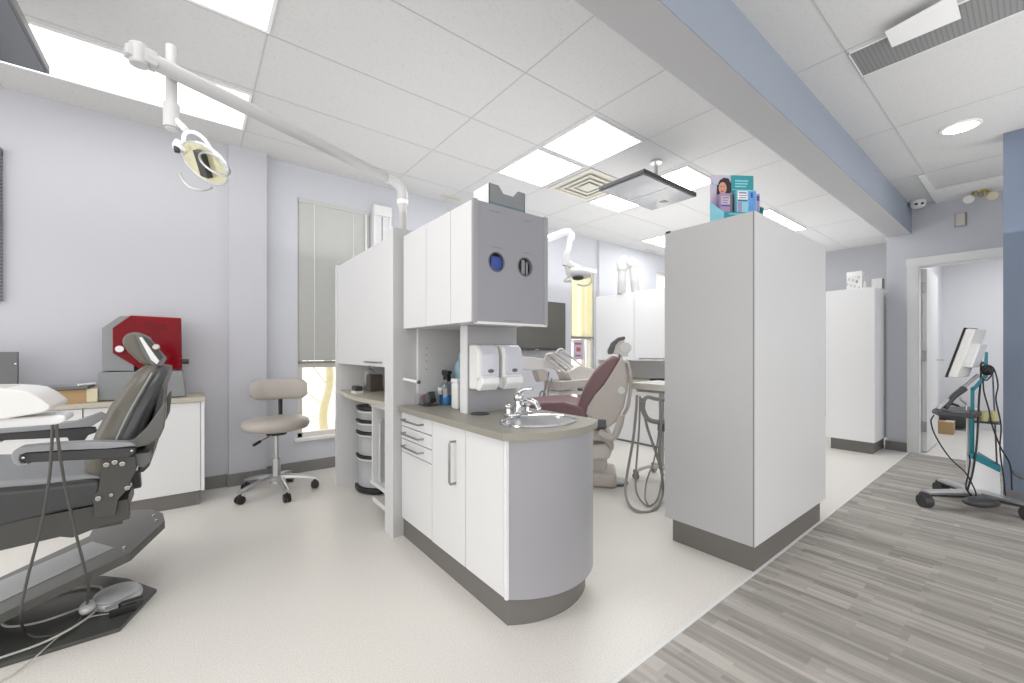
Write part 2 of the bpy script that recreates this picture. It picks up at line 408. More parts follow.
# blue corridor wall on the right
struct('wall_right', MB().box(4.62, 4.8, -3.0, 0.155, 0, ZK), 'blue_wall')
struct('baseboard_right', MB().box(4.608, 4.62, -3.0, 0.155, 0, 0.1), 'baseboard')
# ------------------------------------------------------------------ windows
def window(n, w, y, rows, frame_w=0.045):
    r = setting('window_%d' % n, ((w[0] + w[1]) / 2, y, w[2]))
    x0, x1, z0, z1 = w; f = frame_w
    fr = MB().box(x0, x0 + f, y + 0.03, y + 0.09, z0, z1).box(x1 - f, x1, y + 0.03, y + 0.09, z0, z1).box(x0, x1, y + 0.03, y + 0.09, z0, z0 + f).box(x0, x1, y + 0.03, y + 0.09, z1 - f, z1)
    for q in rows: fr.box(x0, x1, y + 0.04, y + 0.08, q - 0.02, q + 0.02)
    part('window_frame', fr, 'warm_white', r, 0.003)
    part('pane', MB().box(x0 + f, x1 - f, y + 0.058, y + 0.062, z0 + f, z1 - f), 'window_glass', r)
    part('window_sill', MB().box(x0 - 0.03, x1 + 0.03, y - 0.03, y + 0.03, z0 - 0.025, z0 + 0.004), 'white_paint', r, 0.004)
    return r
window(1, W1, YW, [0.97])
r2 = window(2, W2, YW, [1.30, 0.62])
part('mullion', MB().box(4.60, 4.63, YW + 0.035, YW + 0.08, 0.31, 2.33), 'warm_white', r2)
window(3, W3, 4.09, [])
# venetian blind in window 1 (lowered to about one metre)
bl = thing('venetian_blind', 'pale grey horizontal-slat venetian blind lowered over window behind the stool', 'blind', (1.09, YW + 0.005, 0.99))
sl = MB(); z = 1.03
while z < 2.46:
    sl.obox((1.09, YW + 0.012, z), (0.322, 0, 0), (0, 0.0045, -0.0125), (0, 0.0004, 0.0003)); z += 0.0215
part('slats', sl, 'blind', bl)
part('head_rail', MB().box(0.765, 1.415, YW - 0.005, YW + 0.035, 2.46, 2.50), 'blind', bl, 0.003)
part('bottom_rail', MB().box(0.768, 1.412, YW, YW + 0.026, 0.99, 1.012), 'grey_casing', bl, 0.003)
for x in (0.90, 1.25): part('ladder_cord', MB().cyl((x, YW - 0.006, 1.0), (x, YW - 0.006, 2.46), 0.0028, n=6), 'white_paint', bl)
part('tilt_wand', MB().cyl((1.372, YW - 0.012, 1.5), (1.372, YW - 0.012, 2.46), 0.008, n=8), 'white_gloss', bl)
# narrow cased panel to the right of that blind
wp = thing('wall_panel', 'narrow white cased panel on the back wall, right of the venetian blind', 'panel', (1.53, YW, 1.6))
part('casing', MB().box(1.435, 1.62, YW - 0.06, YW, 2.47, 2.57).box(1.435, 1.462, YW - 0.05, YW, 1.4, 2.47).box(1.595, 1.62, YW - 0.05, YW, 1.4, 2.47), 'white_paint', wp, 0.004)
part('panel_leaf', MB().box(1.462, 1.522, YW - 0.03, YW, 1.4, 2.47).box(1.534, 1.595, YW - 0.03, YW, 1.4, 2.47), 'wall_white', wp)
part('panel_gap', MB().box(1.522, 1.534, YW - 0.02, YW, 1.4, 2.47), 'grey_casing', wp)
# roller screen in window 2
rs = thing('roller_blind', 'translucent cream roller blind half lowered over tall window by dark monitor', 'blind', (4.55, YW, 1.3))
def screen_mat():
    m = bpy.data.materials.new('screen_cloth'); m.use_nodes = True; nt = m.node_tree; b = nt.nodes['Principled BSDF']
    b = N(nt, 'ShaderNodeBsdfTranslucent'); b.inputs[0].default_value = rgb(240, 236, 206)
    w_ = N(nt, 'ShaderNodeTexWave'); w_.inputs['Scale'].default_value = 2.2; w_.inputs['Distortion'].default_value = 1.5
    r_ = N(nt, 'ShaderNodeValToRGB'); r_.color_ramp.elements[0].color = rgb(236, 233, 208); r_.color_ramp.elements[1].color = rgb(250, 249, 238)
    tc = N(nt, 'ShaderNodeTexCoord'); nt.links.new(tc.outputs['Object'], w_.inputs['Vector']); nt.links.new(w_.outputs['Fac'], r_.inputs['Fac']); nt.links.new(r_.outputs['Color'], b.inputs[0])
    t = N(nt, 'ShaderNodeBsdfTransparent'); t.inputs[0].default_value = rgb(252, 250, 236)
    mx = N(nt, 'ShaderNodeMixShader'); mx.inputs[0].default_value = 0.6
    nt.links.new(t.outputs[0], mx.inputs[1]); nt.links.new(b.outputs[0], mx.inputs[2]); nt.links.new(mx.outputs[0], nt.nodes['Material Output'].inputs[0])
    MATS['screen_cloth'] = m
screen_mat()
def veil(name, col, tcol, fac, rough):
    m = bpy.data.materials.new(name); m.use_nodes = True; nt = m.node_tree; b = nt.nodes['Principled BSDF']
    b.inputs['Base Color'].default_value = rgb(*col); b.inputs['Roughness'].default_value = rough
    n = N(nt, 'ShaderNodeTexNoise'); n.inputs['Scale'].default_value = 9
    t = N(nt, 'ShaderNodeBsdfTransparent'); t.inputs[0].default_value = rgb(*tcol)
    mx = N(nt, 'ShaderNodeMixShader'); mx.inputs[0].default_value = fac
    nt.links.new(t.outputs[0], mx.inputs[1]); nt.links.new(b.outputs[0], mx.inputs[2]); nt.links.new(mx.outputs[0], nt.nodes['Material Output'].inputs[0])
    MATS[name] = m
veil('frosted', (214, 216, 220), (235, 236, 238), 0.6, 0.3)
part('cloth', MB().box(4.315, 4.785, YW + 0.010, YW + 0.012, 1.31, 2.29), 'screen_cloth', rs)
part('head_rail', MB().box(4.28, 4.83, YW - 0.035, YW + 0.028, 2.28, 2.34), 'white_paint', rs, 0.004)
part('hem_bar', MB().cyl((4.315, YW + 0.011, 1.31), (4.785, YW + 0.011, 1.31), 0.012, n=10), 'grey_casing', rs)
pn = thing('window_notice', 'small printed notice with red marks stuck on the tall window pane', 'notice', (4.47, YW + 0.02, 1.0))
part('sheet', MB().box(4.37, 4.58, YW + 0.018, YW + 0.021, 0.98, 1.27), 'lilac_pale', pn)
mk = MB()
for x, z, w, h in ((4.40, 1.20, 0.14, 0.03), (4.43, 1.10, 0.09, 0.06), (4.41, 1.03, 0.12, 0.02)): mk.box(x, x + w, YW + 0.016, YW + 0.018, z, z + h)
part('print', mk, 'red_print', pn)
# far-left window blind, only its edge in view
fb = thing('slatted_blind', 'dark grey slatted blind edge at far left of the wall', 'blind', (-1.3, YB, 1.4))
q = MB(); z = 1.42
while z < 2.35: q.box(-1.62, ay(2, 200, YB - 0.02).x, YB - 0.03, YB - 0.006, z, z + 0.016); z += 0.0225
part('slats', q, 'mid_grey', fb)
part('head_rail', MB().box(-1.62, ay(2, 200, YB - 0.02).x, YB - 0.04, YB, 2.35, 2.39), 'mid_grey', fb)
# outside: snowy ground, a tree by window 1
struct('ground', MB().box(-8, 16, 4.35, 20, -0.5, -0.3), 'snow')
def tree(label, x, y, pts, r, branches):
    t = thing('tree', label, 'tree', (x, y, -0.3))
    part('trunk', MB().tube([(x + a, y, z) for a, z in pts], r, 12, 4, r * 0.7), 'bark', t, ang=60)
    b = MB()
    for (a, z, da, dz, rr) in branches: b.tube([(x + a, y, z), (x + a + da * 0.5, y + 0.05, z + dz * 0.6), (x + a + da, y + 0.1, z + dz)], rr, 6, 3, rr * 0.4)
    part('branches', b, 'bark', t)
tr = ay(327, 400, 6.2)
tree('pale bare tree trunk outside the low window behind the stool', tr.x, 6.2, [(0.0, -0.3), (-0.05, 0.2), (0.04, 0.7), (0.0, 1.2), (0.05, 2.2), (0.0, 3.2)], 0.06,
     [(-0.02, 0.3, -0.4, 0.35, 0.009), (0.02, 0.6, -0.5, 0.6, 0.011), (0, 0.9, 0.5, 0.6, 0.012), (0, 1.3, -0.6, 0.7, 0.025), (0, 0.1, -0.5, 0.2, 0.007), (0, 1.8, 0.6, 0.7, 0.025)])
tr = ay(583, 300, 6.6)
tree('slim pale tree outside the tall window beside the dark monitor', tr.x, 6.6, [(0, -0.3), (0.03, 0.8), (-0.03, 1.8), (0.02, 3.2)], 0.05,
     [(0, 1.0, -0.5, 0.5, 0.02), (0, 1.4, 0.5, 0.5, 0.02), (0, 1.9, -0.5, 0.6, 0.02)])
# ------------------------------------------------------------------ ceiling fixtures
def troffer(label, x0, x1, y0, y1, lens='lens'):
    t = thing('ceiling_light', label, 'ceiling light', ((x0 + x1) / 2, (y0 + y1) / 2, ZC), 'glowing ceiling panels')
    f = 0.016; z0, z1 = ZC - 0.012, ZC - 0.0005
    part('frame', MB().box(x0, x0 + f, y0, y1, z0, z1).box(x1 - f, x1, y0, y1, z0, z1).box(x0 + f, x1 - f, y0, y0 + f, z0, z1).box(x0 + f, x1 - f, y1 - f, y1, z0, z1), 'white_paint', t)
    part('diffuser', MB().box(x0 + f, x1 - f, y0 + f, y1 - f, z0 + 0.002, z0 + 0.006), lens, t)
troffer('long glowing ceiling panel above the back wall counter, behind the lamp arm', -0.93, 0.315, 3.16, 3.71, 'lens_soft')
troffer('glowing ceiling panel cropped by the top edge of the photo', -0.93, 0.325, 1.93, 2.50, 'lens_soft')
troffer('square glowing ceiling panel nearest the grey wall cabinet top', 2.255, 2.815, 2.545, 3.115)
troffer('square glowing ceiling panel, second and larger one beside the ceiling vent', 2.265, 2.84, 1.94, 2.50)
troffer('glowing ceiling panel directly behind the ceiling-mounted screen', 3.53, 4.1, 1.95, 2.29)
troffer('glowing ceiling panel partly hidden by ceiling screen, beyond the vent', 3.515, 4.06, 2.56, 3.115)
troffer('glowing ceiling panel left of the tall white cabinet top, over far cabinets', 5.38, 6.02, 3.17, 3.71)
troffer('narrow glowing ceiling panel right of the leaflet display', 5.38, 6.63, 1.94, 2.28)
# ceiling vent
v = thing('ceiling_vent', 'square cream four-way ceiling air vent between glowing panels', 'vent', (3.2, 2.82, ZC))
def sq(b, cx, cy, h, w, z0, z1):
    return b.box(cx - h, cx + h, cy - h, cy - h + w, z0, z1).box(cx - h, cx + h, cy + h - w, cy + h, z0, z1).box(cx - h, cx - h + w, cy - h + w, cy + h - w, z0, z1).box(cx + h - w, cx + h, cy - h + w, cy + h - w, z0, z1)
vcx, vcy = 3.185, 2.815
part('frame', sq(MB(), vcx, vcy, 0.295, 0.05, ZC - 0.012, ZC - 0.001), 'vent', v, 0.003)
part('throat', MB().box(vcx - 0.25, vcx + 0.25, vcy - 0.25, vcy + 0.25, ZC - 0.003, ZC - 0.001), 'vent_dark', v)
b = MB()
for h in (0.21, 0.14): sq(b, vcx, vcy, h, 0.03, ZC - 0.02, ZC - 0.010)
b.box(vcx - 0.08, vcx + 0.08, vcy - 0.08, vcy + 0.08, ZC - 0.022, ZC - 0.012)
part('louvre', b, 'vent', v, 0.002)
for x, y, w, l in ((2.13, 3.955, 0.24, 'small slim air slot in the ceiling behind the grey wall cabinet'), (5.93, 4.0, 0.3, 'small slim air slot in the ceiling above the far white cabinets')):
    s_ = thing('air_slot', l, 'vent', (x + w / 2, y, ZC), 'slim ceiling air slots')
    part('frame', MB().box(x, x + w, y - 0.035, y + 0.035, ZC - 0.008, ZC - 0.001), 'vent', s_)
    part('slot', MB().box(x + 0.02, x + w - 0.02, y - 0.018, y + 0.018, ZC - 0.010, ZC - 0.007), 'vent_dark', s_)
# ceiling screen over second chair
zs = 2.40
t = thing('ceiling_screen', 'grey flat screen hung face down from the ceiling on a bracket', 'screen', (3.0, 1.95, zs))
part('bezel', MB().box(2.60, 3.345, 1.765, 2.19, zs, zs + 0.035), 'dark_grey', t, 0.004)
part('screen_face', MB().box(2.614, 3.331, 1.779, 2.176, zs - 0.003, zs + 0.002), 'screen_under', t)
part('seam', MB().box(2.975, 2.985, 1.779, 2.176, zs - 0.005, zs - 0.002), 'screen_seam', t)
part('logo_mark', MB().box(3.20, 3.25, 1.97, 2.02, zs - 0.006, zs - 0.003), 'mid_grey', t)
mp_ = az(656, 161, ZC); zt_s = zs + 0.035
br = MB(); br.cyl((mp_.x, mp_.y, ZC), (mp_.x, mp_.y, ZC - 0.02), 0.05).tube([(mp_.x, mp_.y, ZC - 0.01), (mp_.x, mp_.y, zt_s + 0.12)], 0.016)
br.tube([(mp_.x - 0.10, mp_.y - 0.03, zt_s), (mp_.x - 0.09, mp_.y - 0.02, zt_s + 0.10), (mp_.x, mp_.y, zt_s + 0.15), (mp_.x + 0.09, mp_.y + 0.02, zt_s + 0.10), (mp_.x + 0.10, mp_.y + 0.03, zt_s)], 0.012)
part('bracket', br, 'chrome', t)
# ceiling screen over first chair (dark underside)
zs = 2.42; A = az(50, 75, zs)
t = thing('ceiling_screen', 'dark grey flat screen under the ceiling at the top left corner', 'screen', (A.x - 0.3, A.y - 0.2, zs))
part('bezel', MB().box(A.x - 0.76, A.x, A.y - 0.62, A.y, zs, zs + 0.04), 'mid_grey', t, 0.004)
part('screen_face', MB().box(A.x - 0.75, A.x - 0.012, A.y - 0.608, A.y - 0.012, zs - 0.003, zs + 0.002), 'tv1', t)
part('bracket', MB().cyl((A.x - 0.38, A.y - 0.3, zs + 0.04), (A.x - 0.38, A.y - 0.3, ZC), 0.02), 'alu', t)
# corridor ceiling: return grille with deflector, downlight, dome camera, strobe, emergency lamps
g_ = thing('return_grille', 'grey slotted return air grille in the corridor ceiling, upper right', 'grille', (2.87, 0.2, ZK))
part('slats', MB().box(2.735, 3.015, -0.25, 0.613, ZK - 0.006, ZK - 0.001), 'grille_slats', g_)
part('frame', MB().box(2.730, 2.735, -0.25, 0.617, ZK - 0.009, ZK - 0.001).box(3.015, 3.02, -0.25, 0.617, ZK - 0.009, ZK - 0.001).box(2.730, 3.02, 0.613, 0.617, ZK - 0.009, ZK - 0.001), 'white_paint', g_)
zd = ZK - 0.045
P = [az(885, 32.5, zd), az(892, 47.5, zd), az(961, 18.5, zd), az(955, -6, zd)]
dfl = thing('air_deflector', 'white flat air deflector panel fixed under the corridor ceiling grille', 'deflector', (P[0].x, P[0].y - 0.1, zd))
part('panel', MB().prism([(p.x, p.y) for p in P], 'z', zd, zd + 0.005), 'white_paint', dfl)
pm = [P[0].lerp(P[3], f_).lerp(P[1].lerp(P[2], f_), 0.5) for f_ in (0.2, 0.8)]
for m_ in pm: part('bracket', MB().box(m_.x - 0.012, m_.x + 0.012, m_.y - 0.012, m_.y + 0.012, zd + 0.005, ZK), 'white_paint', dfl)
dl = thing('downlight', 'small round glowing recessed downlight in the corridor ceiling', 'ceiling light', (4.24, 0.335, ZK))
part('trim_ring', MB().lathe([(0.105, ZK - 0.001), (0.105, ZK - 0.008), (0.085, ZK - 0.012), (0.085, ZK - 0.001)], (4.24, 0.335, 0)), 'white_paint', dl)
part('lens', MB().cyl((4.24, 0.335, ZK - 0.010), (4.24, 0.335, ZK - 0.002), 0.084, n=28), 'down_lens', dl)
dc = thing('dome_camera', 'small white ceiling camera in the corner where beam meets door wall', 'camera', (5.98, 0.75, ZK))
dcx, dcy = 6.0, 0.775
part('body', MB().lathe([(0.065, ZK + 0.002), (0.065, ZK - 0.035), (0.05, ZK - 0.065), (0.015, ZK - 0.075)], (dcx, dcy, 0)), 'white_plastic', dc)
part('eye', MB().ell((dcx - 0.058, dcy + 0.004, ZK - 0.042), 0.012, 0.014, 0.012).ell((dcx - 0.045, dcy - 0.038, ZK - 0.042), 0.012, 0.014, 0.012), 'dark_grey', dc)
sb = thing('wall_sounder', 'small beige box fixed on the wall above the doorway', 'alarm box', (XD, 0.485, 2.43))
part('housing', MB().box(XD - 0.055, XD, 0.452, 0.517, 2.375, 2.50), 'beige_shell', sb, 0.006)
part('base_plate', MB().box(XD - 0.012, XD, 0.44, 0.525, 2.37, 2.505), 'grey_casing', sb)
em = thing('emergency_light', 'twin-head yellowish emergency lamp at the ceiling edge above the doorway', 'lamp', (XD - 0.1, 0.4, 2.6))
yl = ay(980, 190, 0.4)
a1 = ax(972, 197.5, XD - 0.16); a2 = ax(988, 194.5, XD - 0.16)
part('mount_arm', MB().tube([a1 + Vector((0.05, 0, 0.02)), a1 + Vector((-0.03, -0.02, 0.06)), a2 + Vector((-0.03, 0.03, 0.06)), a2 + Vector((0.05, 0, 0.02))], 0.013, 8, 3).cyl((a1 + a2) / 2 + Vector((-0.03, 0, 0.055)), (a1 + a2) / 2 + Vector((0.16, 0, 0.05)), 0.022), 'brass', em)
part('lamp_head', MB().cyl(a1 + Vector((0.06, 0, 0.02)), a1 + Vector((-0.03, 0.02, -0.02)), 0.022, 0.04), 'white_plastic', em, label='white lamp head')
part('lamp_head', MB().cyl(a2 + Vector((0.06, 0, 0.03)), a2 + Vector((-0.03, -0.03, -0.03)), 0.022, 0.04), 'beige', em, label='beige lamp head')
#@@ISLAND
# ------------------------------------------------------------------ hand-wash island
def arc_end(x0, x1, y, bulge, n=18):   # from (x0,y) sweeping to (x1,y), nose at y - bulge
    cx = (x0 + x1) / 2; w = (x1 - x0) / 2; R = (w * w + bulge * bulge) / (2 * bulge); cy = y - bulge + R
    a = math.asin(w / R)
    return [(cx + R * math.sin(-a + 2 * a * i / n), cy - R * math.cos(-a + 2 * a * i / n)) for i in range(n + 1)]
IX, IY, IB = 0.985, 1.302, 2.333
isl = thing('sink_cabinet', 'white low cabinet with bowed end under the sink counter', 'cabinet', (1.25, 1.8, 0))
bx1 = 1.505
part('carcass', MB().prism([(IX + 0.02, IB)] + arc_end(IX + 0.03, bx1 - 0.02, IY + 0.02, 0.105) + [(bx1 - 0.02, IB)], 'z', 0.112, 0.63), 'white_lam', isl, ang=25)
oa = arc_end(IX + 0.004, bx1, IY, 0.105, 24); ia = arc_end(IX + 0.022, bx1 - 0.018, IY + 0.014, 0.101, 24)
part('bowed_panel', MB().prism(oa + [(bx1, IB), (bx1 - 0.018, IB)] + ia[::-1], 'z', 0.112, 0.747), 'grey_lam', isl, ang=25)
part('edge_strip', MB().box(IX - 0.001, IX + 0.02, IY - 0.006, IY + 0.010, 0.112, 0.747), 'white_gloss', isl)
part('kickplate', MB().prism([(1.0, IB)] + arc_end(1.0, 1.46, 1.31, 0.075) + [(1.46, IB)], 'z', 0, 0.112), 'kick', isl)
ys = [IY + 0.014, 1.606, 1.937, 2.328]
G = 0.0025
part('front_panel', MB().box(IX, IX + 0.02, ys[0], ys[1] - G, 0.115, 0.742), 'white_lam', isl, 0.0015)
d = part('door', MB().box(IX, IX + 0.02, ys[1] + G, ys[2] - G, 0.115, 0.742), 'white_lam', isl, 0.0015)
hy = 1.695
part('handle', MB().tube([(IX + 0.002, hy, 0.675), (IX - 0.03, hy, 0.675), (IX - 0.034, hy, 0.665), (IX - 0.034, hy, 0.487), (IX - 0.03, hy, 0.477), (IX + 0.002, hy, 0.477)], 0.006, 8), 'handle', d)
zz = [0.742, ax(402, 425.6, IX).z, ax(402, 438, IX).z, ax(402, 450.5, IX).z, 0.115]
for i in range(4):
    w = part('drawer' if i < 3 else 'door', MB().box(IX, IX + 0.02, ys[2] + G, ys[3], zz[i + 1] + G, zz[i] - G), 'white_lam', isl, 0.0015)
    if i < 3:
        hz = (zz[i] + zz[i + 1]) / 2 + 0.004
        part('handle', MB().tube([(IX + 0.002, 2.27, hz), (IX - 0.03, 2.265, hz), (IX - 0.032, 2.255, hz), (IX - 0.032, 2.05, hz), (IX - 0.03, 2.04, hz), (IX + 0.002, 2.035, hz)], 0.0055, 8), 'handle', w)
# worktop with a hole for the sink (built as ring sectors)
SX, SY, SA, SB_ = 1.262, 1.413, 0.185, 0.138
wt = thing('worktop', 'taupe laminate worktop with bowed end around the steel sink', 'worktop', (1.25, 1.8, 0.748))
outer = arc_end(IX - 0.022, bx1 + 0.02, IY - 0.012, 0.105, 22)
def worktop():
    b = MB(); bm = b.bm; z0, z1 = 0.748, 0.778
    pts = [Vector((x, y)) for x, y in outer]
    pts += [Vector((bx1 + 0.02, IY + 0.08)), Vector((bx1 + 0.02, 1.75)), Vector((1.27, 1.75)), Vector((IX - 0.022, 1.75)), Vector((IX - 0.022, IY + 0.08))]
    n = len(pts)
    def inner(p):
        a = math.atan2((p.y - SY) / SB_, (p.x - SX) / SA); return Vector((SX + SA * math.cos(a), SY + SB_ * math.sin(a)))
    rings = []
    for z in (z0, z1): rings.append(([bm.verts.new((p.x, p.y, z)) for p in pts], [bm.verts.new((inner(p).x, inner(p).y, z)) for p in pts]))
    (o0, i0), (o1, i1) = rings
    for k in range(n):
        j = (k + 1) % n
        bm.faces.new((o0[k], i0[k], i0[j], o0[j])); bm.faces.new((o1[k], o1[j], i1[j], i1[k]))
        bm.faces.new((o0[k], o0[j], o1[j], o1[k])); bm.faces.new((i0[k], i1[k], i1[j], i0[j]))
    b.box(IX - 0.022, bx1 + 0.02, 1.75, IB, z0, z1); return b
part('slab', worktop(), 'counter', wt)
part('grommet', MB().lathe([(0.012, 0.779), (0.045, 0.783), (0.052, 0.7785)], (az(480, 414, 0.778).x, az(480, 414, 0.778).y, 0), sx=1.0), 'dark_grey', wt)
sk = thing('sink', 'oval brushed steel sink bowl set in the taupe worktop', 'sink', (SX, SY, 0.778))
part('bowl', MB().lathe([(1.0, 0.779), (0.97, 0.772), (0.9, 0.70), (0.75, 0.66), (0.2, 0.65), (0.02, 0.65)], (SX, SY, 0), 40, SA, SB_), 'steel', sk)
part('rim', MB().tube([(SX + (SA + 0.006) * math.cos(2 * PI * i / 40), SY + (SB_ + 0.006) * math.sin(2 * PI * i / 40), 0.780) for i in range(41)], 0.008, 8), 'chrome', sk)
fc = thing('faucet', 'chrome lever faucet behind the oval sink', 'faucet', (1.27, 1.57, 0.778))
fb_ = Vector((1.275, 1.585, 0.778))
part('base', MB().rbox(fb_ + Vector((0, 0, 0.012)), 0.075, 0.028, 0.012, 0.01), 'chrome', fc)
part('body', MB().cyl(fb_ + Vector((0, 0, 0.02)), fb_ + Vector((0, -0.005, 0.085)), 0.024, 0.019).ell(fb_ + Vector((0, -0.005, 0.095)), 0.026, 0.026, 0.026), 'chrome', fc)
part('spout', MB().tube([fb_ + Vector((0, 0, 0.06)), fb_ + Vector((0.01, -0.06, 0.085)), fb_ + Vector((0.02, -0.11, 0.075)), fb_ + Vector((0.022, -0.13, 0.05))], 0.013, 12, 4), 'chrome', fc)
part('lever', MB().tube([fb_ + Vector((0, 0, 0.10)), fb_ + Vector((0.004, -0.004, 0.12)), fb_ + Vector((0.02, -0.03, 0.137)), fb_ + Vector((0.035, -0.07, 0.14))], 0.012, 10, 4, 0.007), 'chrome', fc)
for s_ in (-1, 1): part('side_knob', MB().cyl(fb_ + Vector((s_ * 0.06, 0, 0.02)), fb_ + Vector((s_ * 0.062, 0, 0.05)), 0.014, 0.011).ell(fb_ + Vector((s_ * 0.062, 0, 0.055)), 0.019, 0.019, 0.013), 'chrome', fc)
# dispenser panel (upright between worktop and wall cabinet), niche side panel
up = thing('upright_panel', 'grey upright panel with white front edge carrying both soap dispensers', 'panel', (1.28, 1.86, 0.778))
UY = 1.822
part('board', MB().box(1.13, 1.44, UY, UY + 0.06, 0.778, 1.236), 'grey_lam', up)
part('front_edge', MB().box(1.122, 1.13, UY - 0.001, UY + 0.061, 0.778, 1.236), 'white_lam', up)
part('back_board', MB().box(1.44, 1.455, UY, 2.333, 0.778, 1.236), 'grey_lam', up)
sp = thing('niche_panel', 'grey shelf-pin side panel at the left of the worktop niche', 'panel', (1.26, 2.325, 0.778))
part('board', MB().box(1.09, 1.44, 2.315, 2.333, 0.778, 1.236), 'niche_grey', sp)
part('front_edge', MB().box(1.082, 1.09, 2.314, 2.333, 0.778, 1.236), 'white_lam', sp)
for z in (1.12, 1.08, 1.04, 0.99): part('pin_hole', MB().cyl((1.14, 2.3145, z), (1.14, 2.3155, z), 0.004, n=10), 'mid_grey', sp)
# wall cabinet with two porthole dispensers
UZ0, UZ1, UYF, UX1 = 1.237, 1.779, 1.545, 1.432
uc = thing('wall_cabinet', 'white hanging cabinet with grey end panel and two round glove portholes', 'cabinet', (1.2, 1.9, UZ0))
part('carcass', MB().box(IX + 0.02, UX1, UYF + 0.02, 2.333, UZ0, UZ1), 'white_lam', uc)
for a, c in ((UYF + 0.012, 1.742), (1.746, 2.004), (2.008, 2.30)): part('door', MB().box(IX, IX + 0.02, a, c, UZ0 - 0.003, UZ1), 'white_lam', uc, 0.0015)
holes = [(ay(496.5, 262, UYF), 0.045), (ay(525, 267, UYF), 0.045)]
def end_panel():
    b = MB(); bm = b.bm; x0, x1 = IX + 0.012, UX1; zlo, zhi = UZ0, UZ1
    xm = (holes[0][0].x + holes[1][0].x) / 2; n = 32
    for (p, r), xa, xb in ((holes[0], x0, xm), (holes[1], xm, x1)):
        O = []; I = []
        for k in range(n):
            a = 2 * PI * (k + 0.5) / n; dx, dz = math.cos(a), math.sin(a)
            tt = min([((xb if dx > 0 else xa) - p.x) / dx if abs(dx) > 1e-6 else 9, ((zhi if dz > 0 else zlo) - p.z) / dz if abs(dz) > 1e-6 else 9])
            O.append((p.x + dx * tt, p.z + dz * tt)); I.append((p.x + dx * r, p.z + dz * r))
        for yv, flip in ((UYF, 0), (UYF + 0.018, 1)):
            o = [bm.verts.new((x, yv, z)) for x, z in O]; i = [bm.verts.new((x, yv, z)) for x, z in I]
            for k in range(n): bm.faces.new((o[k], o[(k + 1) % n], i[(k + 1) % n], i[k]))
            cs = [(xa, zlo), (xb, zlo), (xb, zhi), (xa, zhi)]
            for cxx, czz in cs:
                ks = min(range(n), key=lambda k: math.hypot(O[k][0] - cxx, O[k][1] - czz)); best = None
                for k in range(n):
                    k2 = (k + 1) % n
                    A_, B_ = O[k], O[k2]
                    if abs(A_[0] - B_[0]) > 1e-5 and abs(A_[1] - B_[1]) > 1e-5 and min(math.hypot(A_[0] - cxx, A_[1] - czz), math.hypot(B_[0] - cxx, B_[1] - czz)) < 0.2:
                        corner = (cxx, czz)
                        if (abs(A_[0] - cxx) < 1e-5 or abs(B_[0] - cxx) < 1e-5) and (abs(A_[1] - czz) < 1e-5 or abs(B_[1] - czz) < 1e-5):
                            bm.faces.new((o[k], bm.verts.new((cxx, yv, czz)), o[k2]))
            if not flip: keep = i
            else:
                for k in range(n): bm.faces.new((keep[k], keep[(k + 1) % n], i[(k + 1) % n], i[k]))
    return b
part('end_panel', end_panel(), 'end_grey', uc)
part('bottom_rail', MB().box(IX + 0.02, UX1, UYF - 0.002, UYF + 0.02, UZ0 - 0.012, UZ0 - 0.0005), 'white_lam', uc)
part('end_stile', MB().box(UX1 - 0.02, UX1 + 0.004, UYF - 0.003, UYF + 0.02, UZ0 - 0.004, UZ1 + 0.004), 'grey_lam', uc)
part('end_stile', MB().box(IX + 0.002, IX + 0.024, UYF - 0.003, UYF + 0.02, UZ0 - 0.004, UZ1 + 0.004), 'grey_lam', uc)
for p, r in holes:
    part('porthole_ring', MB().tube([(p.x + (r - 0.001) * math.cos(2 * PI * k / 32), UYF - 0.001, p.z + (r - 0.001) * math.sin(2 * PI * k / 32)) for k in range(33)], 0.0035, 6), 'mid_grey', uc)
    part('porthole_well', MB().box(p.x - 0.05, p.x + 0.05, UYF + 0.0185, UYF + 0.0195, p.z - 0.05, p.z + 0.05), 'black_hole', uc)
mk = MB()
for px, py, w in ((494.5, 211.5, 0.055), (527, 221, 0.04), (497, 247.5, 0.06), (527, 253, 0.03), (513, 321, 0.10)):
    c = ay(px, py, UYF); mk.box(c.x - w / 2, c.x + w / 2, UYF - 0.0012, UYF - 0.0002, c.z - 0.0028, c.z + 0.0028)
part('label_marks', mk, 'mark', uc)
p = holes[0][0]
g1 = thing('glove_bundle', 'blue gloves showing in the left round porthole of the hanging cabinet', 'gloves', (p.x, UYF + 0.02, p.z - 0.03))
part('gloves', MB().rbox((p.x + 0.006, UYF + 0.012, p.z - 0.006), 0.033, 0.006, 0.036, 0.006), 'blue_glove', g1)
p = holes[1][0]
g2 = thing('cup_stack', 'grey cups showing in the right round porthole of the hanging cabinet', 'cups', (p.x, UYF + 0.02, p.z - 0.03))
part('cups', MB().rbox((p.x - 0.004, UYF + 0.012, p.z), 0.012, 0.006, 0.037, 0.006).rbox((p.x + 0.02, UYF + 0.012, p.z - 0.004), 0.006, 0.005, 0.033, 0.004), 'grey_casing', g2)
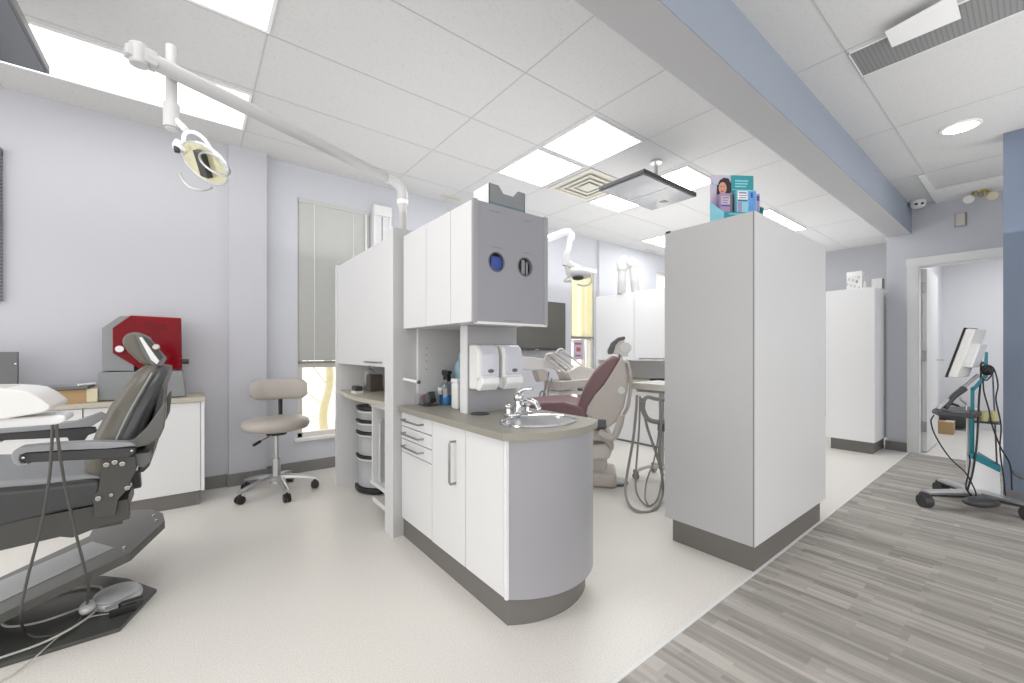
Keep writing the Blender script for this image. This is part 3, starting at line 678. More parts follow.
# glove box on top of the hanging cabinet
q0 = ay(488.5, 202, UYF + 0.03); q1 = ay(525, 213, UYF + 0.03); tz = UZ1
x0, x1 = ay(489, 200, 1.60).x, ay(525, 200, 1.60).x
gb = thing('glove_box', 'grey open cardboard box with notched side on top of hanging cabinet', 'box', ((x0 + x1) / 2, 1.66, tz))
h = ay(489, 182.5, 1.6).z - tz
yb0, yb1 = 1.60, 1.74
part('notched_front', MB().prism([(x0, tz), (x1, tz), (x1, tz + h), (x1 - 0.045, tz + h), (x1 - 0.075, tz + h * 0.72), (x0 + 0.085, tz + h * 0.72), (x0 + 0.055, tz + h), (x0, tz + h)], 'y', yb0, yb0 + 0.003), 'grey_casing', gb)
part('box_sides', MB().box(x0, x0 + 0.003, yb0, yb1, tz, tz + h).box(x1 - 0.003, x1, yb0, yb1, tz, tz + h).box(x0, x1, yb1 - 0.003, yb1, tz, tz + h).box(x0, x1, yb0, yb1, tz, tz + 0.003), 'white_gloss', gb)
part('teal_band', MB().box(x0, x1, yb0 - 0.0015, yb0, tz + h * 0.02, tz + h * 0.27), mat('teal_grey', (92, 124, 134), 0.5), gb)
part('gloves', MB().rbox(((x0 + x1) / 2, (yb0 + yb1) / 2, tz + h * 0.4), (x1 - x0) / 2 - 0.01, 0.06, h * 0.3, 0.02), 'paper', gb)
# soap dispensers
def dispenser(label, x0, x1):
    t = thing('soap_dispenser', label, 'dispenser', ((x0 + x1) / 2, UY, 0.92), 'soap dispensers by the sink')
    zt, zb = 1.135, 0.905; w = x1 - x0
    part('body', MB().prism([(UY, zt), (UY - 0.055, zt), (UY - 0.08, zt - 0.02), (UY - 0.09, zt - 0.06), (UY - 0.088, zb + 0.06), (UY - 0.07, zb + 0.05), (UY - 0.06, zb), (UY, zb)], 'x', x0, x1), 'white_plastic', t, 0.012, 4)
    part('front_cover', MB().prism([(UY - 0.07, zt - 0.004), (UY - 0.098, zt - 0.05), (UY - 0.098, zb + 0.072), (UY - 0.07, zb + 0.072)], 'x', x0 + w * 0.14, x1 - w * 0.06), 'lavender_gloss', t, 0.006, 3)
    part('push_bar', MB().prism([(UY - 0.05, zb + 0.066), (UY - 0.108, zb + 0.062), (UY - 0.112, zb + 0.03), (UY - 0.08, zb - 0.006), (UY - 0.05, zb - 0.006)], 'x', x0 + w * 0.1, x1 - w * 0.08), 'white_gloss', t, 0.008, 3)
    part('window', MB().ell(((x0 + x1) / 2 + w * 0.04, UY - 0.099, zb + 0.095), 0.019, 0.004, 0.010), 'mid_grey', t)
dispenser('white soap dispenser on the grey upright panel, nearer the niche', 1.136, 1.272)
dispenser('white soap dispenser on grey upright panel, nearer the wall monitor', 1.292, 1.428)
# paper-towel peg and niche items
pg = thing('towel_peg', 'short white peg on the post left of the worktop niche', 'peg', (1.03, 2.333, 0.955))
c0 = ay(404, 379, 2.333); c1 = ay(418, 382, 2.22)
part('arm', MB().cyl(c0, c1, 0.009, n=12), 'white_plastic', pg); part('tip', MB().cyl(c1, c1 + (c1 - c0).normalized() * 0.012, 0.011, n=12), 'mid_grey', pg)
zt = 0.778
hb = az(424, 404, zt); hb.y -= 0.03; hb.z = zt
ho = thing('acrylic_holder', 'clear acrylic organiser holding red and black small items in niche', 'holder', hb)
part('tray', MB().box(hb.x - 0.05, hb.x + 0.06, hb.y - 0.1, hb.y - 0.096, zt, zt + 0.09).box(hb.x - 0.05, hb.x + 0.06, hb.y + 0.076, hb.y + 0.08, zt, zt + 0.12).box(hb.x - 0.05, hb.x - 0.046, hb.y - 0.1, hb.y + 0.08, zt, zt + 0.07).box(hb.x - 0.05, hb.x + 0.06, hb.y - 0.1, hb.y + 0.08, zt, zt + 0.004), 'clear_plastic', ho)
part('red_item', MB().ell((hb.x, hb.y + 0.03, zt + 0.034), 0.028, 0.03, 0.026), 'red_thing', ho)
part('black_item', MB().obox((hb.x - 0.005, hb.y - 0.05, zt + 0.04), (0.02, 0, 0), (0, 0.045, -0.016), (0, 0.012, 0.03)), 'black_plastic', ho, 0.004)
sbp = az(437, 407, zt); sbp = az(446, 404.5, zt)
bt = thing('spray_bottle', 'clear spray bottle with black trigger and blue liquid in niche', 'bottle', sbp)
part('body', MB().lathe([(0.036, zt), (0.04, zt + 0.01), (0.04, zt + 0.10), (0.03, zt + 0.125), (0.013, zt + 0.14), (0.013, zt + 0.155)], sbp * Vector((1, 1, 0)) if False else (sbp.x, sbp.y, 0)), 'clear_plastic', bt)
part('liquid', MB().lathe([(0.034, zt + 0.003), (0.0375, zt + 0.012), (0.0375, zt + 0.055)], (sbp.x, sbp.y, 0)), 'blue_liquid', bt)
part('label_sheet', MB().box(sbp.x - 0.043, sbp.x - 0.041, sbp.y - 0.022, sbp.y + 0.022, zt + 0.065, zt + 0.105), 'paper', bt)
tb = MB().cyl((sbp.x, sbp.y, zt + 0.15), (sbp.x, sbp.y, zt + 0.175), 0.017); tb.prism([(sbp.y - 0.05, zt + 0.205), (sbp.y + 0.03, zt + 0.21), (sbp.y + 0.035, zt + 0.185), (sbp.y + 0.012, zt + 0.17), (sbp.y - 0.02, zt + 0.17), (sbp.y - 0.035, zt + 0.14), (sbp.y - 0.045, zt + 0.145), (sbp.y - 0.034, zt + 0.182), (sbp.y - 0.05, zt + 0.187)], 'x', sbp.x - 0.013, sbp.x + 0.013)
part('trigger_head', tb, 'black_plastic', bt, 0.003)
cb = az(455.5, 409, zt)
cn = thing('wipe_canister', 'white square canister beside the spray bottle in the niche', 'canister', cb)
part('body', MB().rbox((cb.x + 0.03, cb.y, zt + 0.075), 0.04, 0.034, 0.0745, 0.01), 'white_plastic', cn)
part('lid', MB().rbox((cb.x + 0.03, cb.y, zt + 0.158), 0.042, 0.036, 0.012, 0.006), 'white_gloss', cn)
bb = Vector((1.32, 2.20, zt))
pb = thing('blue_bottle', 'tall pale blue bottle at the back of the niche behind canister', 'bottle', bb)
part('body', MB().lathe([(0.04, zt), (0.045, zt + 0.01), (0.045, zt + 0.22), (0.03, zt + 0.26), (0.014, zt + 0.275)], (bb.x, bb.y, 0)), 'pale_blue', pb)
part('cap', MB().cyl((bb.x, bb.y, zt + 0.275), (bb.x, bb.y, zt + 0.31), 0.018), 'pale_blue', pb)
#@@UNIT
# ------------------------------------------------------------------ partition unit with open bay
PX0 = 0.935
pu = thing('partition_cabinet', 'tall white partition cabinet with open bay, left of hanging cabinet', 'cabinet', (1.2, 2.95, 0))
part('post', MB().box(PX0, 1.09, 2.339, 2.468, 0, 1.835), 'white_lam', pu, 0.002)
part('post_face', MB().box(PX0 + 0.002, 1.09, 2.335, 2.339, 0, 1.833), 'post_grey', pu)
part('end_panel', MB().box(0.937, 1.45, 3.545, 3.575, 0, 1.81), 'white_lam', pu, 0.002)
part('top_box', MB().box(0.97, 1.45, 2.468, 3.545, 1.0, 1.798), 'white_lam', pu)
dd = part('lift_door', MB().box(0.948, 0.968, 2.474, 3.54, 1.002, 1.80), 'white_lam', pu, 0.002)
part('handle', MB().tube([(0.95, 2.83, 1.03), (0.926, 2.825, 1.03), (0.924, 2.815, 1.03), (0.924, 2.56, 1.03), (0.926, 2.55, 1.03), (0.95, 2.545, 1.03)], 0.0055, 8), 'handle', dd)
part('back_panel', MB().box(1.44, 1.455, 2.468, 3.545, 0, 1.0), 'white_lam', pu)
part('side_panel', MB().box(1.09, 1.455, 2.335, 2.35, 0, 1.0), 'white_lam', pu)
# curved bay counter
ck = [(0.97, 3.545), (1.44, 3.545), (1.44, 2.47), (0.955, 2.47)]
bow = []
for i in range(13):
    t_ = i / 12; y = 2.47 + (3.535 - 2.47) * t_; bow.append((0.955 - 0.055 * math.sin(PI * t_) + 0.01 * t_, y))
part('bay_counter', MB().prism([(1.44, 3.545), (1.44, 2.47)] + bow, 'z', 0.755, 0.785), 'counter_beige', pu, 0.002)
part('rack_panel', MB().box(0.965, 1.40, 2.765, 2.783, 0.23, 0.755), 'white_lam', pu)
part('rack_shelf', MB().box(0.955, 1.40, 2.47, 2.783, 0.21, 0.235), 'white_lam', pu)
part('rack_shelf', MB().box(0.962, 1.4, 2.47, 2.783, 0.73, 0.75), 'white_lam', pu)
part('hook_rail', MB().box(0.955, 0.965, 2.47, 2.74, 0.10, 0.13), 'white_lam', pu)
# things on the bay counter
bz = 0.785
q = Vector((1.12, 3.30, bz)); q = ax(357, 388, 0.985); 
t = thing('desk_box', 'small black and white desk box on the open bay counter', 'box', (q.x, q.y, bz))
part('foot', MB().box(q.x - 0.03, q.x + 0.03, q.y - 0.05, q.y + 0.05, bz, bz + 0.02), 'white_plastic', t, 0.003)
part('face', MB().box(q.x - 0.025, q.x + 0.025, q.y - 0.05, q.y + 0.05, bz + 0.02, bz + 0.055), 'dark_grey', t, 0.003)
q = ax(372, 389, 1.15)
t = thing('bottle_stand', 'dark grey bottle stand with clear bottle on the open bay counter', 'bottle stand', (q.x, q.y, bz))
part('stand', MB().prism([(q.y - 0.08, bz), (q.y + 0.14, bz), (q.y + 0.12, bz + 0.02), (q.y + 0.03, bz + 0.05), (q.y + 0.02, bz + 0.13), (q.y - 0.08, bz + 0.13)], 'x', q.x - 0.04, q.x + 0.06), mat('brown_grey', (92, 86, 78), 0.5), t, 0.006)
part('bottle', MB().lathe([(0.034, bz + 0.05), (0.036, bz + 0.06), (0.036, bz + 0.16), (0.012, bz + 0.18), (0.012, bz + 0.2)], (q.x - 0.005, q.y + 0.06, 0)), 'frosted', t)
q = ax(380.5, 404, 1.02)
t = thing('carton', 'small white carton at the post end of the open bay counter', 'carton', (q.x, 2.53, bz))
part('carton', MB().box(q.x - 0.04, q.x + 0.05, 2.475, 2.58, bz, bz + 0.045), 'paper', t, 0.002); part('flap', MB().box(q.x - 0.042, q.x + 0.052, 2.474, 2.582, bz + 0.045, bz + 0.05), 'white_gloss', t)
# drawer tower
tw = thing('drawer_tower', 'clear plastic drawer tower with black trims under the open bay counter', 'drawers')
tx, ty0, ty1, tb = 0.0, -0.145, 0.145, 0.33
def bowed(x, y0, y1, b, xb=tb, n=10): return [(xb, y1), (xb, y0)] + [(x - b * math.sin(PI * i / n), y0 + (y1 - y0) * i / n) for i in range(n + 1)]
part('frame', MB().box(tx + 0.02, tb, ty0, ty0 + 0.01, 0.03, 0.66).box(tx + 0.02, tb, ty1 - 0.01, ty1, 0.03, 0.66).box(tb - 0.01, tb, ty0, ty1, 0.03, 0.66), 'dark_grey', tw)
part('base', MB().prism(bowed(tx - 0.01, ty0 - 0.005, ty1 + 0.005, 0.05), 'z', 0.008, 0.045), 'black_plastic', tw, 0.004)
part('top', MB().prism(bowed(tx - 0.005, ty0, ty1, 0.05), 'z', 0.645, 0.672), 'black_plastic', tw, 0.004)
for z0, z1 in ((0.05, 0.27), (0.295, 0.455), (0.48, 0.545), (0.57, 0.64)):
    dw = part('drawer', MB().prism(bowed(tx + 0.004, ty0 + 0.012, ty1 - 0.012, 0.045), 'z', z0, z1), 'frosted', tw)
    part('front_rim', MB().prism(bowed(tx - 0.003, ty0 + 0.01, ty1 - 0.01, 0.05, tx + 0.03), 'z', z1 - 0.014, z1 - 0.004), 'white_plastic', dw)
    part('contents', MB().box(tx + 0.03, tb - 0.03, ty0 + 0.03, ty1 - 0.03, z0 + 0.006, z0 + (z1 - z0) * 0.55), 'paper', dw)
    if z0 > 0.1: part('black_lip', MB().prism(bowed(tx - 0.008, ty0 + 0.004, ty1 - 0.004, 0.052, tx + 0.03), 'z', z0 - 0.022, z0 - 0.006), 'black_plastic', dw)
tw.location = (1.09, 3.235, 0); tw.rotation_euler = (0, 0, math.radians(18))
t = thing('small_carton', 'small beige carton lying on the plastic drawer tower', 'carton', (1.16, 3.18, 0.672))
part('carton', MB().box(1.10, 1.24, 3.11, 3.24, 0.672, 0.735), 'beige_shell', t, 0.002); part('tape', MB().box(1.098, 1.242, 3.165, 3.185, 0.672, 0.7365), 'paper', t)
for i, (y, m, l) in enumerate(((2.68, 'frosted', 'clear plastic sleeve hanging in white rack beside drawer tower'), (2.57, 'black_plastic', 'thin black folder hanging in the white rack near the post'))):
    t = thing('sleeve', l, 'folder', (1.1, y, 0.235), 'folders in the white rack')
    part('sheet', MB().box(0.985, 1.22, y - 0.006, y + 0.006, 0.236, 0.236 + (0.42 if i == 0 else 0.36)), m, t); part('spine', MB().box(0.978, 0.985, y - 0.008, y + 0.008, 0.236, 0.62 - i * 0.05), 'white_plastic' if i == 0 else 'dark_grey', t)
# coat sleeve / bag behind the end panel
q = az(334, 478, 0)
t = thing('hanging_bag', 'mauve grey cloth bag hanging behind the end of the tall partition', 'bag', (1.02, 3.62, 0.1))
part('cloth', MB().hull([[(0.955 + a * w, 3.578 + b_ * w2, z) for a, b_ in ((0, 0), (1, 0), (1, 1), (0, 1))] for z, w, w2 in ((0.14, 0.10, 0.04), (0.3, 0.12, 0.06), (0.48, 0.13, 0.085), (0.62, 0.12, 0.06), (0.68, 0.1, 0.03))]), mat('bag_cloth', (158, 148, 152), 0.8, noise=0.2, nscale=30), t, 0.01)
part('strap', MB().tube([(0.99, 3.58, 0.66), (1.0, 3.585, 0.76), (1.02, 3.58, 0.66)], 0.006, 8, 4), 'mid_grey', t)
#@@TALL
# ------------------------------------------------------------------ tall white cabinet
TX0, TX1, TY0, TY1, TZ = 2.21, 3.322, 0.872, 1.362, 1.802
tc_ = thing('tall_cabinet', 'tall white free-standing cabinet block at the edge of the carpet', 'cabinet', (2.7, 1.1, 0))
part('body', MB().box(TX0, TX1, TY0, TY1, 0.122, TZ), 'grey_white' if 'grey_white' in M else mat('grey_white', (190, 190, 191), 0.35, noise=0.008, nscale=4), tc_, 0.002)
part('side_panel', MB().box(TX0 + 0.004, TX1, TY0 - 0.003, TY0, 0.122, TZ), 'white_lam', tc_)  # thin whiter skin standing in for corridor light on this face
part('corner_strip', MB().box(TX0 - 0.001, TX0 + 0.004, TY0 - 0.001, TY0 + 0.004, 0.122, TZ), 'grey_casing', tc_)
part('kickplate', MB().box(TX0 + 0.002, 3.222, TY0 + 0.001, 1.31, 0, 0.122), 'kick', tc_)
part('top_clip', MB().box(TX0 - 0.003, TX0 + 0.01, 1.325, 1.352, TZ - 0.008, TZ + 0.004), 'dark_grey', tc_)
# leaflet display: local x to the right, y to the back, turned towards the aisle
dsd = 2.28
dso = ad(738.5, 220, dsd); DR = YAW - PI / 2 + math.radians(4)
def sx_(px): return (px - 731) * dsd / F
def sz_(py): return H + (CY - py) / F * dsd - TZ
def placed(t): t.location = (dso.x, dso.y, TZ); t.rotation_euler = (0, 0, DR); return t
ds = thing('leaflet_display', 'teal cardboard product display with portrait on top of the tall cabinet', 'display')
xl, xr, zt_ = sx_(709), sx_(755), sz_(170)
part('back_card', MB().box(xl, xr, 0.07, 0.074, 0.001, zt_), 'lilac_pale', ds)
part('teal_header', MB().box(sx_(731), xr, 0.067, 0.07, 0.05, zt_), 'teal_card', ds)
tl = MB()
for k, (p0, p1) in enumerate(((735, 749), (735, 748.5), (735, 747))): tl.box(sx_(p0), sx_(p1), 0.065, 0.067, sz_(176.5 + 2.9 * k), sz_(175 + 2.9 * k))
tl.box(sx_(732), sx_(752), 0.065, 0.067, sz_(185.5), sz_(184.8))
part('text_lines', tl, 'sky_card', ds)
part('corner_badge', MB().box(sx_(711.5), sx_(717), 0.065, 0.07, sz_(180.5), sz_(177.5)), 'pale_blue', ds)
def disc(cx_, cz_, rx, rz, y, n=28): return MB().prism([(cx_ + rx * math.cos(2 * PI * i / n), cz_ + rz * math.sin(2 * PI * i / n)) for i in range(n)], 'y', y - 0.001, y)
u1 = dsd / F
por = part('portrait', MB().prism([(sx_(p[0]), sz_(p[1])) for p in ((715.5, 190), (716, 181), (719, 175.5), (723, 172.8), (728, 173.5), (731, 179), (731, 186), (728, 192.5), (720, 193))], 'y', 0.0662, 0.0672), 'hair', ds)
part('portrait_shoulders', MB().prism([(sx_(p[0]), sz_(p[1])) for p in ((711, 205), (712, 196), (717, 191), (722, 193.5), (728, 191.5), (731, 195), (731, 205))], 'y', 0.0652, 0.066), 'lilac_pale', por)
part('portrait_face', disc(sx_(721.5), sz_(183.8), 4.2 * u1, 6.2 * u1, 0.0648), 'skin', por)
part('portrait_lips', disc(sx_(720.8), sz_(187), 1.3 * u1, 0.6 * u1, 0.0636), 'lips', por)
ey = disc(sx_(719.8), sz_(182.4), 0.6 * u1, 0.35 * u1, 0.0636); ey.join(disc(sx_(722.8), sz_(182.2), 0.6 * u1, 0.35 * u1, 0.0636))
part('portrait_eyes', ey, 'hair', por)
part('front_lip', MB().box(sx_(716), sx_(757), 0.0, 0.003, 0.001, sz_(212)), 'teal_card', ds)
part('lip_print', MB().box(sx_(721), sx_(735), -0.001, 0.0, sz_(214.6), sz_(213.6)), 'sky_card', ds)
part('side_wing', MB().hull([[(sx_(716), 0.0, 0.001), (xl, 0.07, 0.001), (xl, 0.07, sz_(198)), (sx_(716), 0.0, sz_(212))], [(sx_(716) - 0.003, 0.0, 0.001), (xl - 0.003, 0.07, 0.001), (xl - 0.003, 0.07, sz_(198)), (sx_(716) - 0.003, 0.0, sz_(212))]]), 'sky_card', ds)
part('side_wing', MB().hull([[(sx_(757), 0.0, 0.001), (sx_(766), 0.07, 0.001), (xr, 0.074, sz_(200)), (sx_(757), 0.0, sz_(207))], [(sx_(757) + 0.003, 0.002, 0.001), (sx_(766) + 0.003, 0.072, 0.001), (xr + 0.003, 0.076, sz_(200)), (sx_(757) + 0.003, 0.002, sz_(207))]]), 'teal_card', ds)
part('base_card', MB().box(sx_(715), sx_(757), 0, 0.07, 0.001, 0.004), 'teal_card', ds)
placed(ds)
def pbox(label, p0, p1, pyt, y0, mb_, parts_):
    t = thing('product_box', label, 'box', (0, 0, 0), 'product boxes in the teal display')
    x0, x1, z1 = sx_(p0), sx_(p1), sz_(pyt)
    part('carton', MB().box(x0, x1, y0, y0 + 0.028, 0.0045, z1), mb_, t)
    for nm, a0, a1, b0, b1, m_, k_ in parts_: part(nm, MB().box(sx_(a0), sx_(a1), y0 - 0.001 * k_, y0, sz_(b1), sz_(b0)), m_, t)
    return placed(t)
pbox('purple product box, left one in the teal display', 714.5, 727, 192, 0.022, 'lilac',
     [('label_panel', 715.5, 724.5, 195, 203, 'lilac_pale', 1), ('label_line', 716.5, 723.5, 196.3, 197.2, 'mid_grey', 2), ('label_line', 716.5, 722.5, 198.8, 199.5, 'mid_grey', 2), ('label_line', 716.5, 722, 201, 201.7, 'mid_grey', 2), ('colour_band', 715.5, 724.5, 204, 205.2, 'deep_blue', 1), ('side_stripe', 724.8, 726.8, 193, 212, 'mauve', 1)])
pbox('large blue and white product box in the middle of teal display', 731, 751.5, 189, 0.014, 'sky_card',
     [('label_panel', 732, 742, 190.2, 198.2, 'paper', 1), ('label_line', 733, 741, 191.3, 192.4, 'deep_blue', 2), ('label_line', 733, 741.5, 194, 194.7, 'mid_grey', 2), ('label_line', 733, 740.5, 196.3, 197, 'mid_grey', 2), ('colour_band', 732, 742, 199, 200.2, 'deep_blue', 1), ('blue_panel', 743, 750.8, 190, 212, 'blue_print', 1), ('drop_mark', 745.5, 747.5, 191.5, 196.5, 'deep_blue', 2), ('lilac_panel', 732, 736, 201, 212, 'lilac', 1)])
pbox('narrow violet product box, right one in the teal display', 752, 756, 192, 0.020, 'lilac', [('label_panel', 752.6, 755.5, 194, 199, 'deep_blue', 1), ('side_stripe', 755.2, 755.8, 193, 209, 'lilac_pale', 1)])
# ------------------------------------------------------------------ far white cabinet by the door
fz = ax(873, 287, 5.74).z
fcab = thing('far_cabinet', 'white cabinet with dark plinth standing beside the doorway pillar', 'cabinet', (6.0, 1.3, 0))
part('body', MB().box(5.74, 6.30, 1.072, 1.50, 0.122, fz), 'white_lam_lit', fcab, 0.002)
part('kickplate', MB().box(5.75, 6.27, 1.09, 1.455, 0, 0.122), 'kick', fcab)
def pz_(px, py, x): v_ = ax(px, py, x); return v_
a = pz_(846.5, 273, 5.9); b_ = pz_(862, 270, 5.9)
t = thing('printed_box', 'white printed box, taller of two on the far cabinet', 'box', (5.95, (a.y + b_.y) / 2, fz))
part('carton', MB().box(5.9, 6.0, b_.y, a.y, fz, a.z + 0.005), 'paper', t, 0.002)
mk = MB()
for k in range(9): mk.box(5.897, 5.9, b_.y + 0.02 + 0.017 * (k % 7), b_.y + 0.036 + 0.017 * (k % 7), fz + 0.02 + 0.014 * ((k * 5) % 9), fz + 0.045 + 0.014 * ((k * 5) % 9))
part('print', mk, 'paper_mark', t)
part('side_flap', MB().box(5.92, 5.99, b_.y - 0.03, b_.y - 0.003, fz, fz + 0.09), 'paper', t, 0.002)
a = pz_(871.5, 279, 5.95); b_ = pz_(882, 278, 5.95)
t = thing('small_box', 'small white box with dark side, right of taller box on far cabinet', 'box', (6.0, (a.y + b_.y) / 2, fz))
part('carton', MB().box(5.95, 6.06, b_.y, a.y, fz, a.z), 'paper', t, 0.002)
part('dark_side', MB().box(5.952, 6.058, b_.y - 0.002, b_.y, fz + 0.002, a.z - 0.002), 'mid_grey', t)
# ------------------------------------------------------------------ left wall counter
q = az(200.6, 504.5, 0); LY = q.y; LX = 0.075
lcx = thing('low_cabinet', 'white low wall cabinet run along the back wall, left side', 'cabinet', (-0.9, 3.9, 0))
LZ = ay(203, 397, LY).z
part('carcass', MB().box(-2.6, LX - 0.02, LY + 0.02, YB - 0.015, 0.1, LZ - 0.03), 'white_lam', lcx)
part('end_panel', MB().box(LX - 0.02, LX, LY, YB - 0.015, 0.1, LZ - 0.03), 'white_gloss', lcx, 0.001)
part('kickplate', MB().box(-2.6, LX - 0.03, LY + 0.01, YB - 0.015, 0, 0.1), 'kick', lcx)
xs_ = [ay(83, 405, LY).x]
part('door', MB().box(xs_[0] + 0.003, LX - 0.024, LY, LY + 0.02, 0.103, LZ - 0.034), 'white_lam', lcx, 0.001)
for k in range(3): part('door', MB().box(xs_[0] - 0.5 * (k + 1), xs_[0] - 0.5 * k - 0.003, LY, LY + 0.02, 0.103, LZ - 0.034), 'white_lam', lcx, 0.001)
part('drawer', MB().box(xs_[0] - 0.5, xs_[0] - 0.003, LY - 0.004, LY, LZ - 0.2, LZ - 0.034), 'white_lam', lcx, 0.001)
lw = thing('back_worktop', 'beige worktop on the low wall cabinet under the red machine', 'worktop', (-0.9, 3.9, LZ - 0.03))
part('slab', MB().box(-2.6, LX + 0.004, LY - 0.02, YB - 0.001, LZ - 0.03, LZ), 'counter_beige', lw, 0.002)
part('backsplash', MB().box(-2.6, LX, YB - 0.012, YB - 0.001, LZ, LZ + 0.01), 'counter_beige', lw)
# red-covered machine
my = LY + 0.07
def mx_(px, y=my): return ay(px, 350, y).x
def mz_(py, y=my, px=140): return ay(px, py, y).z
xm0, xm1 = mx_(98), mx_(184)
mc = thing('milling_machine', 'grey desktop machine with dark red see-through cover on worktop', 'machine', ((xm0 + xm1) / 2, my + 0.12, LZ))
zb = mz_(371.5)
part('base', MB().prism([(xm0, LZ + 0.006), (mx_(186), LZ + 0.006), (mx_(182), zb), (xm0, zb)], 'y', my, my + 0.25), 'grey_casing', mc, 0.004)
part('foot', MB().box(xm0 + 0.04, xm0 + 0.12, my + 0.02, my + 0.2, LZ, LZ + 0.007).box(xm1 - 0.1, xm1 - 0.02, my + 0.02, my + 0.2, LZ, LZ + 0.007), 'black_plastic', mc)
yc_ = my + 0.03
part('casing', MB().prism(XZ([(102, 371), (102, 328), (120, 316), (134, 316), (134, 371)], yc_), 'y', yc_, yc_ + 0.2).prism(XZ([(134, 371), (134, 316), (180, 317), (181, 371)], yc_), 'y', yc_ + 0.17, yc_ + 0.2), 'grey_casing', mc, 0.003)
part('red_cover', MB().prism(XZ([(113, 353), (113, 328), (131, 315.5), (180, 318), (181, 369), (140, 369)], yc_), 'y', yc_ - 0.008, yc_ - 0.003), 'red_cover', mc)
part('cover_edge', MB().prism(XZ([(176.5, 318), (181, 318), (182, 369), (177, 369)], yc_), 'y', yc_ - 0.006, yc_ + 0.16), 'red_cover', mc)
q = XZ([(144, 321), (166, 324), (166, 331), (144, 328)], yc_)
part('spindle', MB().prism(q, 'y', yc_ + 0.02, yc_ + 0.05).prism(XZ([(150, 329), (160, 329), (158, 340), (152, 340)], yc_), 'y', yc_ + 0.02, yc_ + 0.06), 'black_plastic', mc)
part('knob', MB().cyl(ay(119.5, 349, yc_ - 0.01), ay(119.5, 349, yc_ - 0.06), 0.022, n=20), 'white_plastic', mc, 0.003)
part('latch', MB().cyl(ay(180, 361.5, yc_ + 0.03), ay(189, 361.5, yc_ + 0.03), 0.018, n=16), 'dark_grey', mc, 0.004)
# cardboard box, tablet on it
cy_ = LY + 0.05
x0, x1 = ay(48, 394, cy_).x, ay(97, 394, cy_).x; zc_ = ay(70, 390, cy_).z
t = thing('cardboard_box', 'flat brown cardboard box on worktop left of the red machine', 'box', ((x0 + x1) / 2, cy_ + 0.1, LZ))
part('carton', MB().box(x0, x1, cy_, cy_ + 0.22, LZ, zc_), 'cardboard', t, 0.002); part('flap', MB().box(x0 + (x1 - x0) * 0.78, x1 + 0.002, cy_ - 0.002, cy_ + 0.2, LZ + 0.005, zc_ + 0.002), 'beige', t)
t = thing('tablet', 'dark grey flat tablet lying on top of the brown cardboard box', 'tablet', ((x0 + x1) / 2, cy_ + 0.1, zc_))
xa, xb = ay(24, 388, cy_).x, ay(95, 386, cy_).x
part('slab', MB().box(xa, xb - 0.03, cy_ - 0.02, cy_ + 0.24, zc_ + 0.003, zc_ + 0.022), 'mid_grey', t, 0.003)
part('screen_glass', MB().box(xa + 0.02, xb - 0.06, cy_, cy_ + 0.22, zc_ + 0.022, zc_ + 0.0235), 'screen_under', t)
part('stylus', MB().cyl((xb - 0.075, cy_ - 0.01, zc_ + 0.03), (xb - 0.005, cy_ + 0.05, zc_ + 0.034), 0.007, n=10), 'white_plastic', t)
yy = LY + 0.12
t = thing('desk_monitor', 'dark grey desk screen at the far left on the back worktop', 'monitor', (-1.15, yy, LZ))
xr = ay(17.5, 370, yy).x; zt_ = ay(9, 352, yy).z
part('housing', MB().box(xr - 0.5, xr, yy, yy + 0.03, LZ + 0.03, zt_), 'mid_grey', t, 0.003)
part('stand', MB().box(xr - 0.3, xr - 0.2, yy + 0.01, yy + 0.02, LZ + 0.005, LZ + 0.06).box(xr - 0.36, xr - 0.14, yy - 0.05, yy + 0.1, LZ, LZ + 0.01), 'dark_grey', t)
part('indicator', MB().box(xr - 0.012, xr - 0.004, yy - 0.002, yy, zt_ - 0.075, zt_ - 0.067), 'white_gloss', t)
#@@CHAIR1
# ------------------------------------------------------------------ first dental chair (black, foreground left)
ch = thing('dental_chair', 'dark grey vinyl dental chair in the left foreground', 'dental chair', (-0.5, 2.5, 0))
part('base_plate', MB().prism([(-1.7, 2.213), (-0.221, 2.217), (-0.124, 2.477), (-0.24, 2.68), (-0.34, 2.79), (-1.7, 2.79)], 'z', 0, 0.016), 'base_plate', ch, 0.003)
def slope(poly, z0, t, k=0.30, xr=-0.2):
    b = MB(); lo = [(x, y, z0 + k * (x - xr) - t) for x, y in poly]; hi = [(x, y, z0 + k * (x - xr)) for x, y in poly]
    return b.hull([lo, hi])
def onslope(px, py):        # where the sight line meets the inclined lift-arm plane
    r = _ray(px, py); t_ = (0.315 - H) / (r.z - 0.30 * r.x); return (r.x * t_, r.y * t_)
part('lift_arm', slope([onslope(*p_) for p_ in ((-60, 643), (131, 552.5), (165, 521), (163, 513), (152, 509), (112, 510), (92, 530), (89, 536), (-60, 605))], 0.255, 0.035), 'base_plate', ch, 0.003)
part('arm_inset', slope([onslope(*p_) for p_ in ((-60, 630), (0, 602.5), (114, 548), (92, 542), (0, 581.5), (-60, 609))], 0.2575, 0.002), 'base_panel', ch)
part('lift_link', slope([(-1.2, 2.36), (-0.5, 2.36), (-0.5, 2.7), (-1.2, 2.7)], 0.10, 0.12), 'chair_frame', ch, 0.004)
for x, y in ((-0.15, 2.74), (-0.23, 2.44), (-0.135, 2.64)): part('bolt', MB().cyl((x, y, 0.255 + 0.3 * (x + 0.2)), (x, y, 0.262 + 0.3 * (x + 0.2)), 0.006, n=10), 'chrome', ch)
YN, YF = 2.235, 2.765
